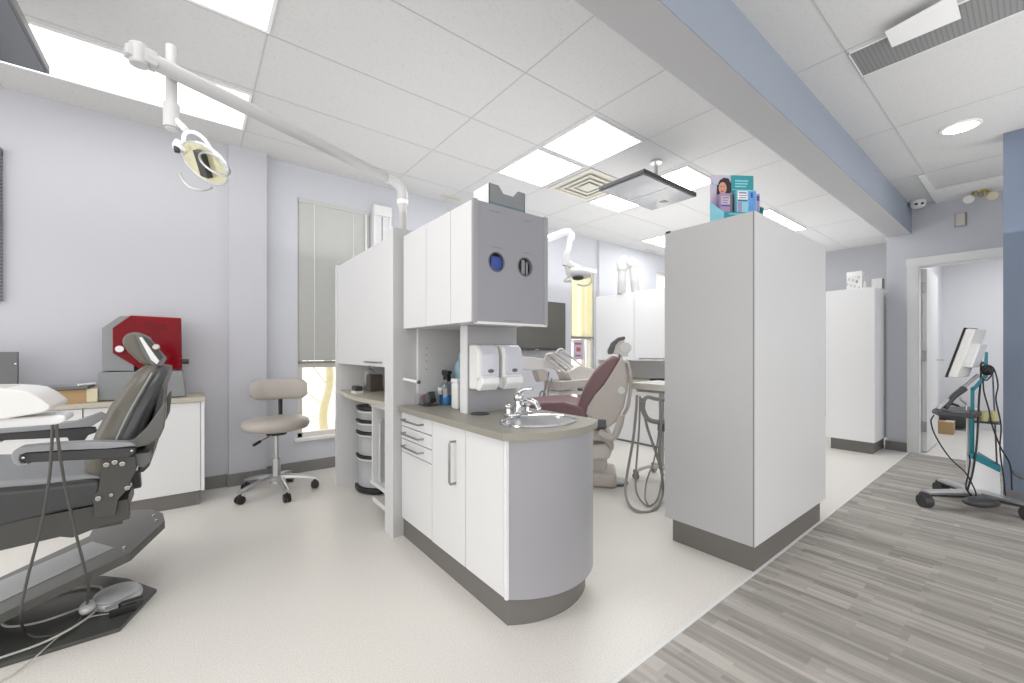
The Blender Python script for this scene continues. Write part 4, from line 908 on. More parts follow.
# side frame below the seat
part('seat_frame', MB().prism(XZ([(-60, 556), (-60, 536), (0, 524), (90, 507), (128, 499), (129.5, 519), (102, 526), (72, 538), (60, 537), (0, 551)], YN), 'y', YN, YN + 0.05)
     .prism(XZ([(-60, 556), (-60, 536), (0, 524), (90, 507), (128, 499), (129.5, 519), (102, 526), (72, 538), (60, 537), (0, 551)], YN), 'y', YF - 0.05, YF).box(-0.9, -0.22, YN + 0.05, YF - 0.05, 0.40, 0.46), 'chair_frame', ch, 0.003)
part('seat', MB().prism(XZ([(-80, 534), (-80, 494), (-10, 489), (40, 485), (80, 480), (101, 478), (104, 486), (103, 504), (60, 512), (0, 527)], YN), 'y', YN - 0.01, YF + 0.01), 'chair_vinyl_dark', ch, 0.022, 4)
part('seat_pad', MB().prism(XZ([(-80, 498), (-80, 486), (0, 482), (50, 479), (85, 475), (101, 476.5), (101, 482), (0, 493)], YN), 'y', YN + 0.01, YF - 0.01), 'vinyl_gloss', ch, 0.014, 4)  # paler top layer, the seat's highlight put into its colour
# backrest cushion: lofted slab, narrowing towards the top
YM = 2.5
def back_loop(c, half, thick, tilt):
    cx_, cz_ = c; n = 20; out = []
    tx_, tz_ = math.cos(tilt), math.sin(tilt)       # thickness direction in xz
    for i in range(n):
        a = 2 * PI * i / n
        u = math.copysign(abs(math.cos(a)) ** 0.55, math.cos(a)) * half
        v_ = math.copysign(abs(math.sin(a)) ** 0.6, math.sin(a)) * thick
        out.append((cx_ + v_ * tx_, YM + u, cz_ + v_ * tz_))
    return out
BK = [((-0.295, 0.585), 0.235, 0.050), ((-0.276, 0.66), 0.262, 0.062), ((-0.243, 0.76), 0.268, 0.066), ((-0.207, 0.86), 0.258, 0.062), ((-0.168, 0.95), 0.235, 0.054), ((-0.142, 1.01), 0.205, 0.044), ((-0.130, 1.04), 0.16, 0.026)]
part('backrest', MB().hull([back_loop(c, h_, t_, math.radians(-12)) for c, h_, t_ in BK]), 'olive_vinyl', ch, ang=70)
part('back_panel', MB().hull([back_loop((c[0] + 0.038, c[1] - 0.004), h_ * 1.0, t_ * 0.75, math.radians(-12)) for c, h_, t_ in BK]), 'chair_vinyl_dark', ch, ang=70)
# seam piping along near side of cushion
part('piping', MB().tube([(c[0] + 0.012, YM - h_ * 1.0, c[1]) for c, h_, t_ in BK[:-1]], 0.004, 6, 3), 'vinyl_gloss', ch)
# side bolster: sling from back to near arm
def sling(y0, y1):
    return MB().prism(XZ([(166.5, 408), (164.5, 427), (160, 437), (148, 444), (133, 447), (104, 449), (104, 444.5), (122, 443), (135, 438), (146, 428), (157, 413), (166, 400)], 2.22), 'y', y0, y1)
part('side_sling', sling(2.19, 2.25), 'chair_vinyl', ch, 0.006, 3)
part('side_sling', sling(2.75, 2.81), 'chair_vinyl', ch, 0.006, 3)
part('back_shell', MB().prism(XZ([(164, 370), (165, 388), (163, 412), (157, 438), (152, 460), (145, 467), (140, 464), (147, 440), (155, 412), (159, 388), (158, 371)], 2.42), 'y', 2.30, 2.70), 'chair_frame', ch, 0.008, 3)
part('back_strap', MB().prism(XZ([(128, 455), (150, 452), (151, 462), (143, 468), (128, 464)], YN), 'y', YN, YF), 'mid_grey', ch, 0.004)
# armrests
def arm(y0, y1, dy=0):
    bar = MB().prism(XZ([(24, 456), (26, 452), (110, 447.5), (136, 446.5), (136, 451), (129, 456.5), (100, 458), (36, 461), (26, 462)], 2.2), 'y', y0 + 0.01, y1 - 0.01)
    pad = MB().prism(XZ([(14.5, 456), (15, 451.5), (18, 448), (24, 445.5), (60, 442), (100, 440.5), (132, 441), (137, 444), (110, 447), (60, 448.8), (30, 450.8), (23, 453), (22, 458), (24, 461.5), (31, 461), (31.5, 463), (22, 464.5), (17, 462)], 2.2), 'y', y0, y1)
    return bar, pad
for y0, y1 in ((2.165, 2.225), (2.775, 2.835)):
    bar, pad = arm(y0, y1)
    if y0 > 2.5:
        bar = MB().prism(XZ([(-3, 433), (40, 430), (95, 427), (97, 432), (88, 435), (84, 441), (70, 442), (68, 437), (2, 440), (-2, 438)], 2.8), 'y', y0 + 0.01, y1 - 0.01)
        pad = MB().prism(XZ([(-7, 436), (-6, 431), (0, 428), (40, 425), (75, 421), (100, 412), (108, 416), (92, 426), (40, 430), (0, 433), (-2, 438), (4, 441), (-3, 442)], 2.8), 'y', y0, y1)
    a_ = part('armrest', bar, 'dark_grey', ch, 0.004)
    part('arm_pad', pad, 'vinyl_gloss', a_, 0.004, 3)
# hinge bracket and bolts
part('hinge_bracket', MB().prism(XZ([(103, 458), (136, 455), (137, 468), (126, 490), (119, 498), (116, 514), (95, 517), (94, 495), (99, 490), (102, 470)], YN), 'y', YN - 0.022, YN + 0.02), 'chair_frame', ch, 0.003)
part('hinge_bracket', MB().prism(XZ([(103, 458), (136, 455), (137, 468), (126, 490), (119, 498), (116, 514), (95, 517), (94, 495), (99, 490), (102, 470)], YN), 'y', YF - 0.02, YF + 0.022), 'chair_frame', ch, 0.003)
for px, py, r_ in ((106.5, 464.5, 0.0105), (115, 462, 0.0105), (122.5, 463.5, 0.0105), (98.5, 498, 0.0105), (111.5, 494.5, 0.007), (127.5, 487.5, 0.010), (132, 450.5, 0.005), (24, 457.5, 0.005)):
    c = ay(px, py, YN - 0.022 if px > 90 else 2.165); yb = YN - 0.018 if (px, py) != (132, 450.5) else 2.175
    if px < 90: yb = 2.172
    if (px, py) == (127.5, 487.5): yb = YN + 0.03
    if (px, py) == (132, 450.5): c = ay(px, py, 2.165)
    part('bolt', MB().cyl((c.x, yb, c.z), (c.x, c.y - 0.010, c.z), r_, r_ * 0.85, n=14), 'chrome', ch, 0.0015)
# headrest
hr = part('headrest', MB().prism(XZ([(122, 344), (123, 337), (129, 332.5), (139, 332), (146, 336), (156, 350), (160, 360), (158, 366), (147, 366), (139, 362), (128, 352)], 2.38), 'y', 2.37, 2.63), 'olive_vinyl', ch, 0.018, 4)
part('headrest_side', MB().prism(XZ([(135, 334), (141, 333), (152, 340), (160, 350), (167, 358), (163, 366), (152, 366), (143, 354)], 2.365), 'y', 2.352, 2.368), 'mid_grey', hr, 0.004)
part('white_inset', MB().prism(XZ([(139, 337.5), (142, 337), (152, 351), (159.5, 361), (157, 364.5), (151, 360)], 2.35), 'y', 2.347, 2.353), 'white_plastic', hr, 0.002)
part('side_groove', MB().prism(XZ([(142.5, 336), (150, 340), (156, 347), (163, 357), (160, 360), (152, 349)], 2.35), 'y', 2.3465, 2.353), 'dark_grey', hr, 0.001)
c = ay(156, 347, 2.345); part('knob', MB().cyl((c.x, 2.352, c.z), (c.x, 2.332, c.z), 0.013, 0.010, n=16), 'beige_shell', hr, 0.002)
part('headrest_stem', MB().box(-0.135, -0.115, 2.46, 2.54, 0.98, 1.10), 'chair_frame', ch, 0.003)
# delivery tray hung over the chair (cropped at left)
dt = thing('delivery_tray', 'white rounded instrument tray unit at left edge over the dark chair', 'tray', (-0.6, 2.08, 0.82))
part('tray_body', MB().prism(XZ([(-80, 428), (-80, 389), (0, 387.5), (20, 388.5), (32, 390), (44, 396), (55, 404.5), (54, 408), (46, 411), (0, 418.5)], 2.05), 'y', 1.99, 2.24), 'white_plastic', dt, 0.02, 4)
part('tray_recess', MB().prism(XZ([(-30, 386.3), (10, 386.3), (16, 388.2), (8, 389.5), (-30, 390)], 2.1), 'y', 2.05, 2.2), 'beige_shell', dt, 0.004)
part('support_arm', MB().prism(XZ([(-80, 428), (-80, 421), (23, 416), (60, 413.5), (68.5, 413.5), (69.5, 419), (62, 422.5), (0, 427)], 2.08), 'y', 2.03, 2.16), 'white_gloss', dt, 0.008, 3)
# hoses from tray to foot control
def P3(px, py, y=None, z=None): return ay(px, py, y) if y is not None else az(px, py, z)
fz_ = 0.024
part('hose', MB().tube([P3(52.5, 421, y=2.06), P3(52, 440, y=2.06), P3(49, 480, y=2.07), P3(40, 530, y=2.12), P3(27, 580, y=2.17), P3(21, 612, y=2.2), P3(24, 630, z=fz_), P3(34, 636.5, z=fz_), P3(50, 636, z=fz_)], 0.0044, 8, 6), 'hose_dark', dt)
part('hose', MB().tube([P3(56.5, 421, y=2.06), P3(58, 440, y=2.06), P3(64, 480, y=2.08), P3(75, 530, y=2.14), P3(85, 570, y=2.22), P3(88.5, 590, y=2.29), P3(86, 609, z=fz_ + 0.012), P3(78, 622, z=fz_), P3(66, 631, z=fz_), P3(50, 636, z=fz_)], 0.0044, 8, 6), 'hose_dark', dt)
# foot control
ft = thing('foot_control', 'silver disc foot pedal with cable on the dark chair base plate', 'foot pedal', (-0.24, 2.36, 0.016))
cF = az(118, 592, 0.05)
part('housing', MB().lathe([(0.078, 0.0165), (0.082, 0.03), (0.078, 0.042), (0.06, 0.045)], (cF.x, cF.y, 0), 32, 1.0, 1.15), 'silver_paint', ft)
part('pedal_disc', MB().lathe([(0.072, 0.045), (0.074, 0.055), (0.06, 0.062), (0.01, 0.068)], (cF.x - 0.004, cF.y - 0.005, 0), 32, 1.0, 1.15), 'silver_paint', ft)
part('toe_piece', MB().ell((cF.x - 0.085, cF.y - 0.06, 0.045), 0.026, 0.040, 0.024), 'silver_paint', ft)
part('cable', MB().tube([P3(98, 603, z=0.05), P3(103, 592, z=0.03), P3(98, 586.5, z=fz_), P3(80, 587, z=fz_), P3(40, 597, z=fz_), P3(8, 613, z=fz_), P3(2, 622, z=fz_), P3(10, 626.5, z=fz_), P3(40, 622, z=fz_), P3(75, 610, z=fz_), P3(100, 600, z=0.03)], 0.0045, 8, 6), 'hose_light', ft)
part('cable', MB().tube([P3(102, 596, z=0.034), P3(94, 612, z=fz_ + 0.01), P3(72, 628, z=fz_ + 0.012), P3(40, 644, z=fz_), P3(0, 658, z=fz_), P3(-40, 672, z=fz_)], 0.0045, 8, 6), 'hose_light', ft)
sw = thing('foot_switch', 'small black foot switch box in front of silver pedal', 'foot switch', (-0.24, 2.3, 0.016))
u = (az(137, 604, 0.03) - az(109, 613, 0.03)); c = (az(137, 604, 0.03) + az(109, 613, 0.03)) / 2
ud = u.normalized(); vd = Vector((-ud.y, ud.x, 0))
part('body', MB().obox((c.x, c.y, 0.032), ud * (u.length / 2), vd * 0.025, (0, 0, 0.0155)), 'black_plastic', sw, 0.004)
part('grey_plate', MB().obox(Vector((c.x, c.y, 0.049)) - ud * 0.035, ud * 0.02, vd * 0.018, (0, 0, 0.002)), 'base_panel', sw)
part('rocker', MB().obox(Vector((c.x, c.y, 0.051)) + ud * 0.028, ud * 0.036, vd * 0.016, (0, 0, 0.005)), 'dark_grey', sw, 0.003)
part('wire', MB().tube([Vector((c.x, c.y, 0.028)) - ud * (u.length / 2), P3(88, 618, z=0.022), P3(62, 634, z=0.022), P3(40, 653, z=0.022), P3(32, 660, z=0.01), P3(10, 676, z=0.006), P3(-20, 690, z=0.006)], 0.0025, 8, 5), 'hose_light', sw)
#@@LAMP1
# ------------------------------------------------------------------ overhead lamp on pole (first chair)
lp = thing('operating_lamp', 'white dental lamp on long arm reaching over the dark chair', 'lamp', (1.02, 2.40, 1.836))
px_, py_ = 1.02, 2.395
EZ = 2.115
part('pole', MB().cyl((px_, py_, 1.836), (px_, py_, EZ - 0.08), 0.025, n=20).cyl((px_, py_, 1.836), (px_, py_, 1.848), 0.034), 'pipe_grey', lp)
tip = ad(146, 58, 1.56)
st_ = Vector((px_, py_, EZ)); dirv = (tip - st_)
e1 = st_ + dirv * 0.07
part('elbow', MB().tube([(px_, py_, EZ - 0.11), (px_, py_, EZ - 0.06), Vector((px_, py_, EZ - 0.02)) + dirv * 0.012, e1 - dirv * 0.02 + Vector((0, 0, 0.004)), e1 + dirv * 0.03], 0.031, 16, 4), 'pipe_grey', lp)
part('collar', MB().cyl((px_, py_, EZ - 0.115), (px_, py_, EZ - 0.09), 0.034), 'white_plastic', lp)
part('arm', MB().cyl(e1, tip, 0.026, 0.030, n=20), 'lamp_grey', lp)
dn = dirv.normalized(); sd = Vector((-dn.y, dn.x, 0)).normalized()
part('pivot_head', MB().obox(tip + dn * 0.0 + Vector((0, 0, 0.0)), dn * 0.032, sd * 0.028, (0, 0, 0.028)).cyl(tip + dn * 0.02 + Vector((0, 0, -0.042)), tip + dn * 0.02 + Vector((0, 0, 0.036)), 0.03).obox(tip + dn * 0.045 - Vector((0, 0, 0.008)), dn * 0.016, sd * 0.022, (0, 0, 0.02)), 'lamp_grey', lp, 0.006, 3)
part('pivot_slots', MB().obox(tip + dn * 0.045 - sd * 0.022 + Vector((0, 0, 0.0)), dn * 0.006, sd * 0.003, (0, 0, 0.005)).obox(tip + dn * 0.005 - sd * 0.03, dn * 0.009, sd * 0.003, (0, 0, 0.005)), 'mid_grey', lp)
dtp = ad(171.5, 60, 1.66); db = ad(170, 104, 1.66); dbb = ad(168, 128, 1.66)
part('drop_tube', MB().cyl((dtp.x, dtp.y, dtp.z + 0.055), (dtp.x, dtp.y, db.z), 0.019), 'pipe_grey', lp)
part('drop_sleeve', MB().cyl((dtp.x, dtp.y, db.z), (dtp.x, dtp.y, dbb.z), 0.027, n=20).cyl((dtp.x, dtp.y, dbb.z), (dtp.x, dtp.y, dbb.z - 0.008), 0.02), 'pipe_grey', lp, 0.002)
D = 1.66
def L(px, py, d=D): return ad(px, py, d)
part('yoke', MB().prism([(0, 0), (0.09, -0.055), (0.075, -0.075), (-0.005, -0.06)], 'y', -0.008, 0.008) if False else MB().tube([L(172, 116), L(180, 124), L(186, 130)], 0.012, 10, 3), 'white_plastic', lp)
part('fork', MB().tube([L(184, 146), L(184, 136), L(188, 132), L(196, 133), L(204, 139), L(211, 149), L(214, 154)], 0.0075, 10, 4), 'white_gloss', lp)
# reflector shell: shallow oval bowl facing down-left
Rt = (L(228, 172, 1.62) - L(178, 152, 1.68)); ctr = (L(229, 172, 1.62) + L(179, 155, 1.68)) / 2
ua = Rt.normalized(); nrm = Vector((0.10, -0.80, -0.62)); nrm = (nrm - ua * nrm.dot(ua)).normalized(); vb = nrm.cross(ua)
def bowl(rs, ra, rb, off=0.0, n=32):
    return [[ctr + ua * (ra * r * math.cos(2 * PI * i / n)) + vb * (rb * r * math.sin(2 * PI * i / n)) + nrm * (h_ + off) for i in range(n)] for r, h_ in rs]
part('head_shell', MB().hull(bowl([(0.3, -0.052), (0.7, -0.042), (0.95, -0.02), (1.0, 0.0), (0.97, 0.0), (0.9, -0.018), (0.6, -0.036), (0.2, -0.044)], 0.125, 0.078)), 'white_gloss', lp, ang=60)
part('reflector', MB().hull(bowl([(0.95, -0.004), (0.85, -0.018), (0.6, -0.032), (0.2, -0.04)], 0.125, 0.078)), 'yellow_reflector', lp, ang=60)
part('bulb_housing', MB().obox(ctr + nrm * 0.006 + ua * 0.006, ua * 0.022, vb * 0.05, nrm * 0.012), 'dark_grey', lp, 0.003)
part('rim', MB().tube([ctr + ua * 0.126 * math.cos(2 * PI * i / 36) + vb * 0.079 * math.sin(2 * PI * i / 36) for i in range(37)], 0.004, 8), 'clear_plastic', lp)
cl_ = ad(214.5, 164, 1.585)
part('handle_loop', MB().tube([cl_ + ua * 0.078 * math.cos(2 * PI * i / 30) + vb * 0.036 * math.sin(2 * PI * i / 30) for i in range(31)], 0.0045, 8), 'alu', lp)
part('handle_loop', MB().tube([L(180, 173), L(183, 180), L(190, 187), L(200, 190), L(208, 189), L(212, 187)], 0.0055, 8, 5), 'alu', lp)
part('end_cap', MB().rbox(L(181, 147), 0.026, 0.02, 0.018, 0.008, rot=rot_about('Y', 20)), 'white_plastic', lp); part('end_plug', MB().rbox(L(177, 149, D - 0.015), 0.010, 0.010, 0.014, 0.005), 'dark_grey', lp)
#@@STOOL
# ------------------------------------------------------------------ stool
so = thing('dental_stool', 'beige wheeled stool with padded backrest by the low window', 'stool', (0, 0, 0))
part('seat', MB().lathe([(0.05, 0.49), (0.17, 0.492), (0.225, 0.505), (0.243, 0.535), (0.235, 0.565), (0.2, 0.582), (0.1, 0.588), (0.01, 0.589)], n=40, sx=0.97, sy=1.0), 'stool_vinyl', so, ang=60)
part('seat_plate', MB().cyl((0, 0, 0.455), (0, 0, 0.492), 0.07, 0.085), 'dark_grey', so)
part('lever', MB().tube([(0, 0, 0.47), (-0.081, -0.192, 0.445)], 0.006, 8), 'alu', so); part('lever_grip', MB().tube([(-0.081, -0.192, 0.445), (-0.109, -0.26, 0.435)], 0.011, 8), 'black_plastic', so)
part('gas_lift', MB().cyl((0, 0, 0.24), (0, 0, 0.46), 0.016), 'alu', so); part('column', MB().cyl((0, 0, 0.10), (0, 0, 0.27), 0.03, 0.028), 'alu', so)
# backrest, at +y local
part('back_bar', MB().tube([(0, 0.05, 0.475), (0, 0.2, 0.47), (0, 0.235, 0.5), (0, 0.245, 0.6), (0, 0.25, 0.80)], 0.016, 8, 3), 'black_plastic', so)
bk = MB(); n = 14; loops = []
for i in range(n + 1):
    x = -0.205 + 0.41 * i / n; f_ = abs(2 * i / n - 1); yb = 0.235 - 0.06 * f_ ** 2; hh = 0.085 * (1 - 0.45 * (max(0, f_ - 0.6) / 0.4) ** 3)
    loops.append([(x, yb + (0.034 if f_ < 1 else 0.02) * math.copysign(abs(math.sin(a)) ** 0.7, math.sin(a)), 0.79 + hh * math.copysign(abs(math.cos(a)) ** 0.5, math.cos(a))) for a in [2 * PI * k / 16 for k in range(16)]])
part('backrest', bk.hull(loops), 'stool_vinyl', so, ang=60)
part('hub', MB().cyl((0, 0, 0.085), (0, 0, 0.145), 0.045, 0.034), 'alu', so)
for k in range(5):
    a = math.radians(3 + 72 * k); ca, sa = math.cos(a), math.sin(a)
    sp_ = MB(); nn = 7; lo = []
    for i in range(nn + 1):
        t_ = i / nn; r = 0.03 + 0.25 * t_; zc_2 = 0.125 - 0.042 * t_ ** 2; w = 0.024 - 0.009 * t_; hh = 0.018 - 0.007 * t_
        lo.append([(r * ca - w * sa * s1, r * sa + w * ca * s1, zc_2 + hh * s2) for s1, s2 in ((-1, -1), (1, -1), (1, 0.4), (0.6, 1), (-0.6, 1), (-1, 0.4))])
    lg = part('leg', sp_.hull(lo), 'alu', so, ang=50)
    cs = part('castor', MB().cyl((0.27 * ca - 0.022 * sa, 0.27 * sa + 0.022 * ca, 0.03), (0.27 * ca - 0.006 * sa, 0.27 * sa + 0.006 * ca, 0.03), 0.03).cyl((0.27 * ca + 0.006 * sa, 0.27 * sa - 0.006 * ca, 0.03), (0.27 * ca + 0.022 * sa, 0.27 * sa - 0.022 * ca, 0.03), 0.03).cyl((0.27 * ca, 0.27 * sa, 0.03), (0.27 * ca, 0.27 * sa, 0.09), 0.01), 'black_plastic', lg)
so.location = (0.522, 3.648, 0); so.rotation_euler = (0, 0, math.radians(-15))
#@@CHAIR2
# ------------------------------------------------------------------ second dental chair (mauve): local x to the back, y across
c2 = thing('dental_chair', 'mauve and beige dental chair behind the island sink', 'dental chair', (0, 0, 0))
part('base', MB().rbox((-0.12, 0, 0.06), 0.24, 0.17, 0.06, 0.03), 'beige_shell', c2)
part('lift_column', MB().prism([(-0.25, 0.1), (0.02, 0.1), (0.05, 0.2), (-0.05, 0.33), (-0.3, 0.33), (-0.34, 0.2)], 'y', -0.12, 0.12), 'beige_shell', c2, 0.02, 3)
part('seat_carrier', MB().prism([(-0.75, 0.44), (0.02, 0.38), (0.09, 0.30), (0.10, 0.36), (0.04, 0.47), (-0.75, 0.54)], 'y', -0.2, 0.2), 'beige_shell', c2, 0.02, 3)
part('column_cover', MB().prism([(-0.1, 0.22), (0.06, 0.23), (0.085, 0.30), (0.04, 0.36), (-0.1, 0.34)], 'y', -0.16, 0.16), 'warm_white', c2, 0.02, 3)
part('seat', MB().prism([(-0.1, 0.56), (-0.14, 0.66), (-0.3, 0.705), (-0.5, 0.69), (-0.9, 0.63), (-1.1, 0.60), (-1.1, 0.55), (-0.6, 0.55)], 'y', -0.26, 0.26), 'mauve', c2, 0.03, 4)
def prof_strip(front, back, y0, y1): return MB().prism(front + back[::-1], 'y', y0, y1)
fr_ = [(-0.20, 0.60), (-0.185, 0.68), (-0.14, 0.80), (-0.06, 0.93), (0.03, 1.02), (0.10, 1.065)]
mid = [(-0.11, 0.60), (-0.10, 0.66), (-0.04, 0.76), (0.03, 0.84), (0.09, 0.94), (0.155, 1.05)]
bck = [(0.05, 0.50), (0.115, 0.55), (0.17, 0.66), (0.20, 0.80), (0.20, 0.93), (0.175, 1.04)]
part('backrest', prof_strip(fr_, mid, -0.25, 0.25), 'mauve', c2, 0.025, 4)
part('back_shell', prof_strip([(m_[0] - 0.02, m_[1]) for m_ in mid], bck, -0.245, 0.245), 'beige_shell', c2, 0.02, 4)
part('grip_rail', MB().tube([(0.16, -0.2, 1.02), (0.205, -0.215, 1.0), (0.225, -0.215, 0.85), (0.205, -0.215, 0.68), (0.17, -0.2, 0.6)], 0.013, 8, 4), 'beige_shell', c2)
part('side_knob', MB().cyl((0.15, -0.245, 0.80), (0.15, -0.275, 0.80), 0.028, n=18), 'white_plastic', c2, 0.004)
hd = part('headrest', MB().prism([(0.055, 1.075), (0.05, 1.11), (0.08, 1.175), (0.13, 1.215), (0.185, 1.225), (0.19, 1.20), (0.14, 1.185), (0.11, 1.15), (0.09, 1.08)], 'y', -0.13, 0.13), 'mid_grey', c2, 0.01, 3)
part('headrest_shell', MB().prism([(0.09, 1.08), (0.11, 1.15), (0.14, 1.185), (0.185, 1.20), (0.165, 1.12), (0.15, 1.075)], 'y', -0.12, 0.12), 'warm_white', hd, 0.006, 3)
part('headrest_joint', MB().cyl((0.19, -0.05, 1.13), (0.19, -0.125, 1.13), 0.045, n=20).box(0.14, 0.17, -0.03, 0.03, 1.0, 1.12).box(0.15, 0.21, -0.12, 0.0, 1.06, 1.15), 'white_plastic', hd, 0.006)
part('arm_bracket', MB().tube([(-0.02, -0.27, 0.47), (0.08, -0.28, 0.43), (0.13, -0.27, 0.52), (0.15, -0.25, 0.60)], 0.028, 10, 4), 'beige_shell', c2)
part('hinge_block', MB().rbox((-0.02, -0.2, 0.53), 0.06, 0.05, 0.04, 0.015), 'mid_grey', c2)
c2.location = (2.73, 2.27, 0); c2.rotation_euler = (0, 0, math.radians(-50))
q = az(617, 481, 0.02)
t = thing('foot_control', 'round white foot pedal on floor behind the mauve chair', 'foot pedal', (q.x, q.y, 0))
part('disc', MB().lathe([(0.075, 0.001), (0.08, 0.02), (0.07, 0.035), (0.01, 0.042)], (q.x, q.y, 0)), 'alu', t); part('ring', MB().tube([(q.x + 0.085 * math.cos(k * PI / 12), q.y + 0.085 * math.sin(k * PI / 12), 0.012) for k in range(25)], 0.008, 6), 'mid_grey', t)
part('cable', MB().tube([(q.x - 0.05, q.y + 0.06, 0.02), az(610, 470, 0.02), az(603, 462, 0.02), az(596, 462, 0.02)], 0.012, 8, 4), 'hose_grey', t)
# delivery unit behind the chair: tray with whip arms
DY = 3.0
def Q(px, py, y=DY): return ay(px, py, y)
du = thing('delivery_unit', 'white instrument delivery unit with looping whip hoses behind mauve chair', 'delivery unit', (Q(560, 380).x, DY, 0))
part('arm', MB().prism(XZ([(505, 367), (505, 356), (530, 357), (556, 361), (557, 368), (530, 370)], DY), 'y', DY - 0.03, DY + 0.04), 'white_plastic', du, 0.006)
part('arm_joint', MB().prism(XZ([(534, 371), (545, 370), (545, 380), (538, 382)], DY), 'y', DY - 0.04, DY + 0.04), 'beige_shell', du, 0.006)
part('tray', MB().prism(XZ([(552, 381), (600, 377), (600, 384), (552, 390)], DY), 'y', DY - 0.12, DY + 0.12), 'beige_shell', du, 0.008)
part('tray_shelf', MB().prism(XZ([(550, 391), (600, 389), (600, 393), (552, 394)], DY), 'y', DY - 0.1, DY + 0.12), 'white_plastic', du, 0.003)
part('head', MB().prism(XZ([(562, 372), (575, 365), (600, 372), (604, 382), (568, 384)], DY), 'y', DY - 0.08, DY + 0.1), 'warm_white', du, 0.01)
xs3 = Q(580, 400).x
part('pedestal', MB().cyl((xs3, DY, 0.03), (xs3, DY, Q(580, 386).z), 0.03).cyl((xs3, DY, 0), (xs3, DY, 0.04), 0.2), 'beige_shell', du)
for k, pts in enumerate(([(570, 377), (556, 366), (547, 359), (546, 355), (551, 354), (560, 360), (572, 370)], [(574, 376), (560, 365), (551, 357), (549, 354), (555, 353.5), (566, 361), (578, 372)],
                         [(580, 376), (566, 364), (557, 355), (558, 350), (562, 349), (566, 352), (580, 364), (590, 372)], [(562, 352), (572, 358), (582, 366), (590, 371)], [(566, 377), (553, 368), (545, 362), (545, 357)])):
    part('whip_hose', MB().tube([Q(a_[0], a_[1], DY - 0.05 + 0.025 * k) for a_ in pts], 0.009, 8, 5), 'hose_light' if k % 2 else 'warm_white', du)
part('hanging_hose', MB().tube([Q(549, 372), Q(546, 385), Q(543, 397), Q(541, 400), Q(540, 394), Q(543, 391), Q(546, 398)], 0.008, 8, 4).tube([Q(552, 378), Q(548, 392), Q(550, 402)], 0.007, 8, 4), 'hose_grey', du)
# mobile cart with loops of hose
mq = az(650, 492, 0)
mcx = thing('hose_cart', 'grey wheeled cart with long looping hoses beside the tall cabinet', 'cart', (2.85, 1.8, 0))
tz0 = 0.80; A0 = az(629, 383, 0.835)
part('tray_top', MB().box(A0.x, A0.x + 0.42, A0.y - 0.40, A0.y, 0.79, 0.84), 'warm_white', mcx, 0.004)
part('under_frame', MB().box(A0.x + 0.03, A0.x + 0.4, A0.y - 0.36, A0.y - 0.05, 0.765, 0.80), 'alu', mcx, 0.004)
cx_, cy2 = A0.x + 0.28, A0.y - 0.13
part('column', MB().cyl((cx_, cy2, 0.09), (cx_, cy2, 0.78), 0.022), 'alu', mcx)
part('clamp', MB().cyl((cx_, cy2, 0.42), (cx_, cy2, 0.50), 0.035), 'mid_grey', mcx)
for k in range(4):
    a = math.radians(20 + 90 * k) + 2.1
    lg = part('leg', MB().tube([(cx_, cy2, 0.11), (cx_ + 0.12 * math.cos(a), cy2 + 0.12 * math.sin(a), 0.11), (cx_ + 0.22 * math.cos(a), cy2 + 0.22 * math.sin(a), 0.075)], 0.016, 8, 3), 'white_plastic', mcx)
    p_ = (cx_ + 0.22 * math.cos(a), cy2 + 0.22 * math.sin(a))
    part('castor', MB().cyl((p_[0] - 0.012, p_[1], 0.028), (p_[0] + 0.012, p_[1], 0.028), 0.028).box(p_[0] - 0.016, p_[0] + 0.016, p_[1] - 0.016, p_[1] + 0.016, 0.04, 0.085), 'hose_grey', lg)
def K(px, py, d): return ad(px, py, d)
d0 = 3.05
part('hose', MB().tube([K(637, 395, d0), K(636, 412, d0), K(633, 440, d0), K(627, 475, d0), K(625.5, 492, d0 - 0.1), K(630, 506, d0 - 0.2), K(641, 512, d0 - 0.25), K(653, 510, d0 - 0.22), K(661, 500, d0 - 0.1), K(663, 488, d0), K(661, 470, d0), K(655, 450, d0), K(648, 430, d0), K(644, 412, d0), K(642, 398, d0)], 0.010, 8, 5), 'hose_grey', mcx)
part('hose', MB().tube([K(640, 396, d0), K(639, 430, d0), K(636, 470, d0), K(636, 490, d0 - 0.08), K(642, 502, d0 - 0.12), K(650, 506, d0 - 0.15), K(658, 498, d0 - 0.1), K(662, 480, d0)], 0.007, 8, 5), 'hose_grey', mcx)
part('hose', MB().tube([K(660, 398, d0), K(659, 430, d0), K(654, 460, d0), K(647, 480, d0), K(645, 497, d0 - 0.1), K(648, 505, d0 - 0.15)], 0.006, 8, 5), 'hose_grey', mcx)
part('hose_coil', MB().tube([K(643, 402, d0), K(643, 410, d0), K(648, 419, d0), K(658, 422, d0), K(668, 421, d0)], 0.018, 10, 5).tube([K(643, 402, d0), K(647, 397, d0), K(656, 399, d0 + 0.02), K(666, 400, d0 + 0.02)], 0.014, 10, 5), 'hose_grey', mcx)
part('hose', MB().tube([K(660, 400, d0 - 0.02), K(661, 430, d0 - 0.02), K(659, 455, d0 - 0.02), K(663, 476, d0 - 0.02)], 0.010, 8, 4), 'hose_grey', mcx)
# wall monitor behind
tv = thing('wall_monitor', 'large dark flat monitor on the back wall behind the soap dispensers', 'monitor', (3.5, 4.0, 1.45))
part('housing', MB().box(3.0, 4.06, 4.0, 4.045, 1.115, 1.765), 'dark_grey', tv, 0.006)
part('screen_face', MB().box(3.015, 4.045, 3.996, 4.0, 1.145, 1.75), 'screen', tv)
part('wall_mount', MB().box(3.4, 3.6, 4.045, 4.13, 1.3, 1.6), 'dark_grey', tv)
part('logo', MB().box(3.50, 3.56, 3.994, 3.996, 1.122, 1.132), 'alu', tv)
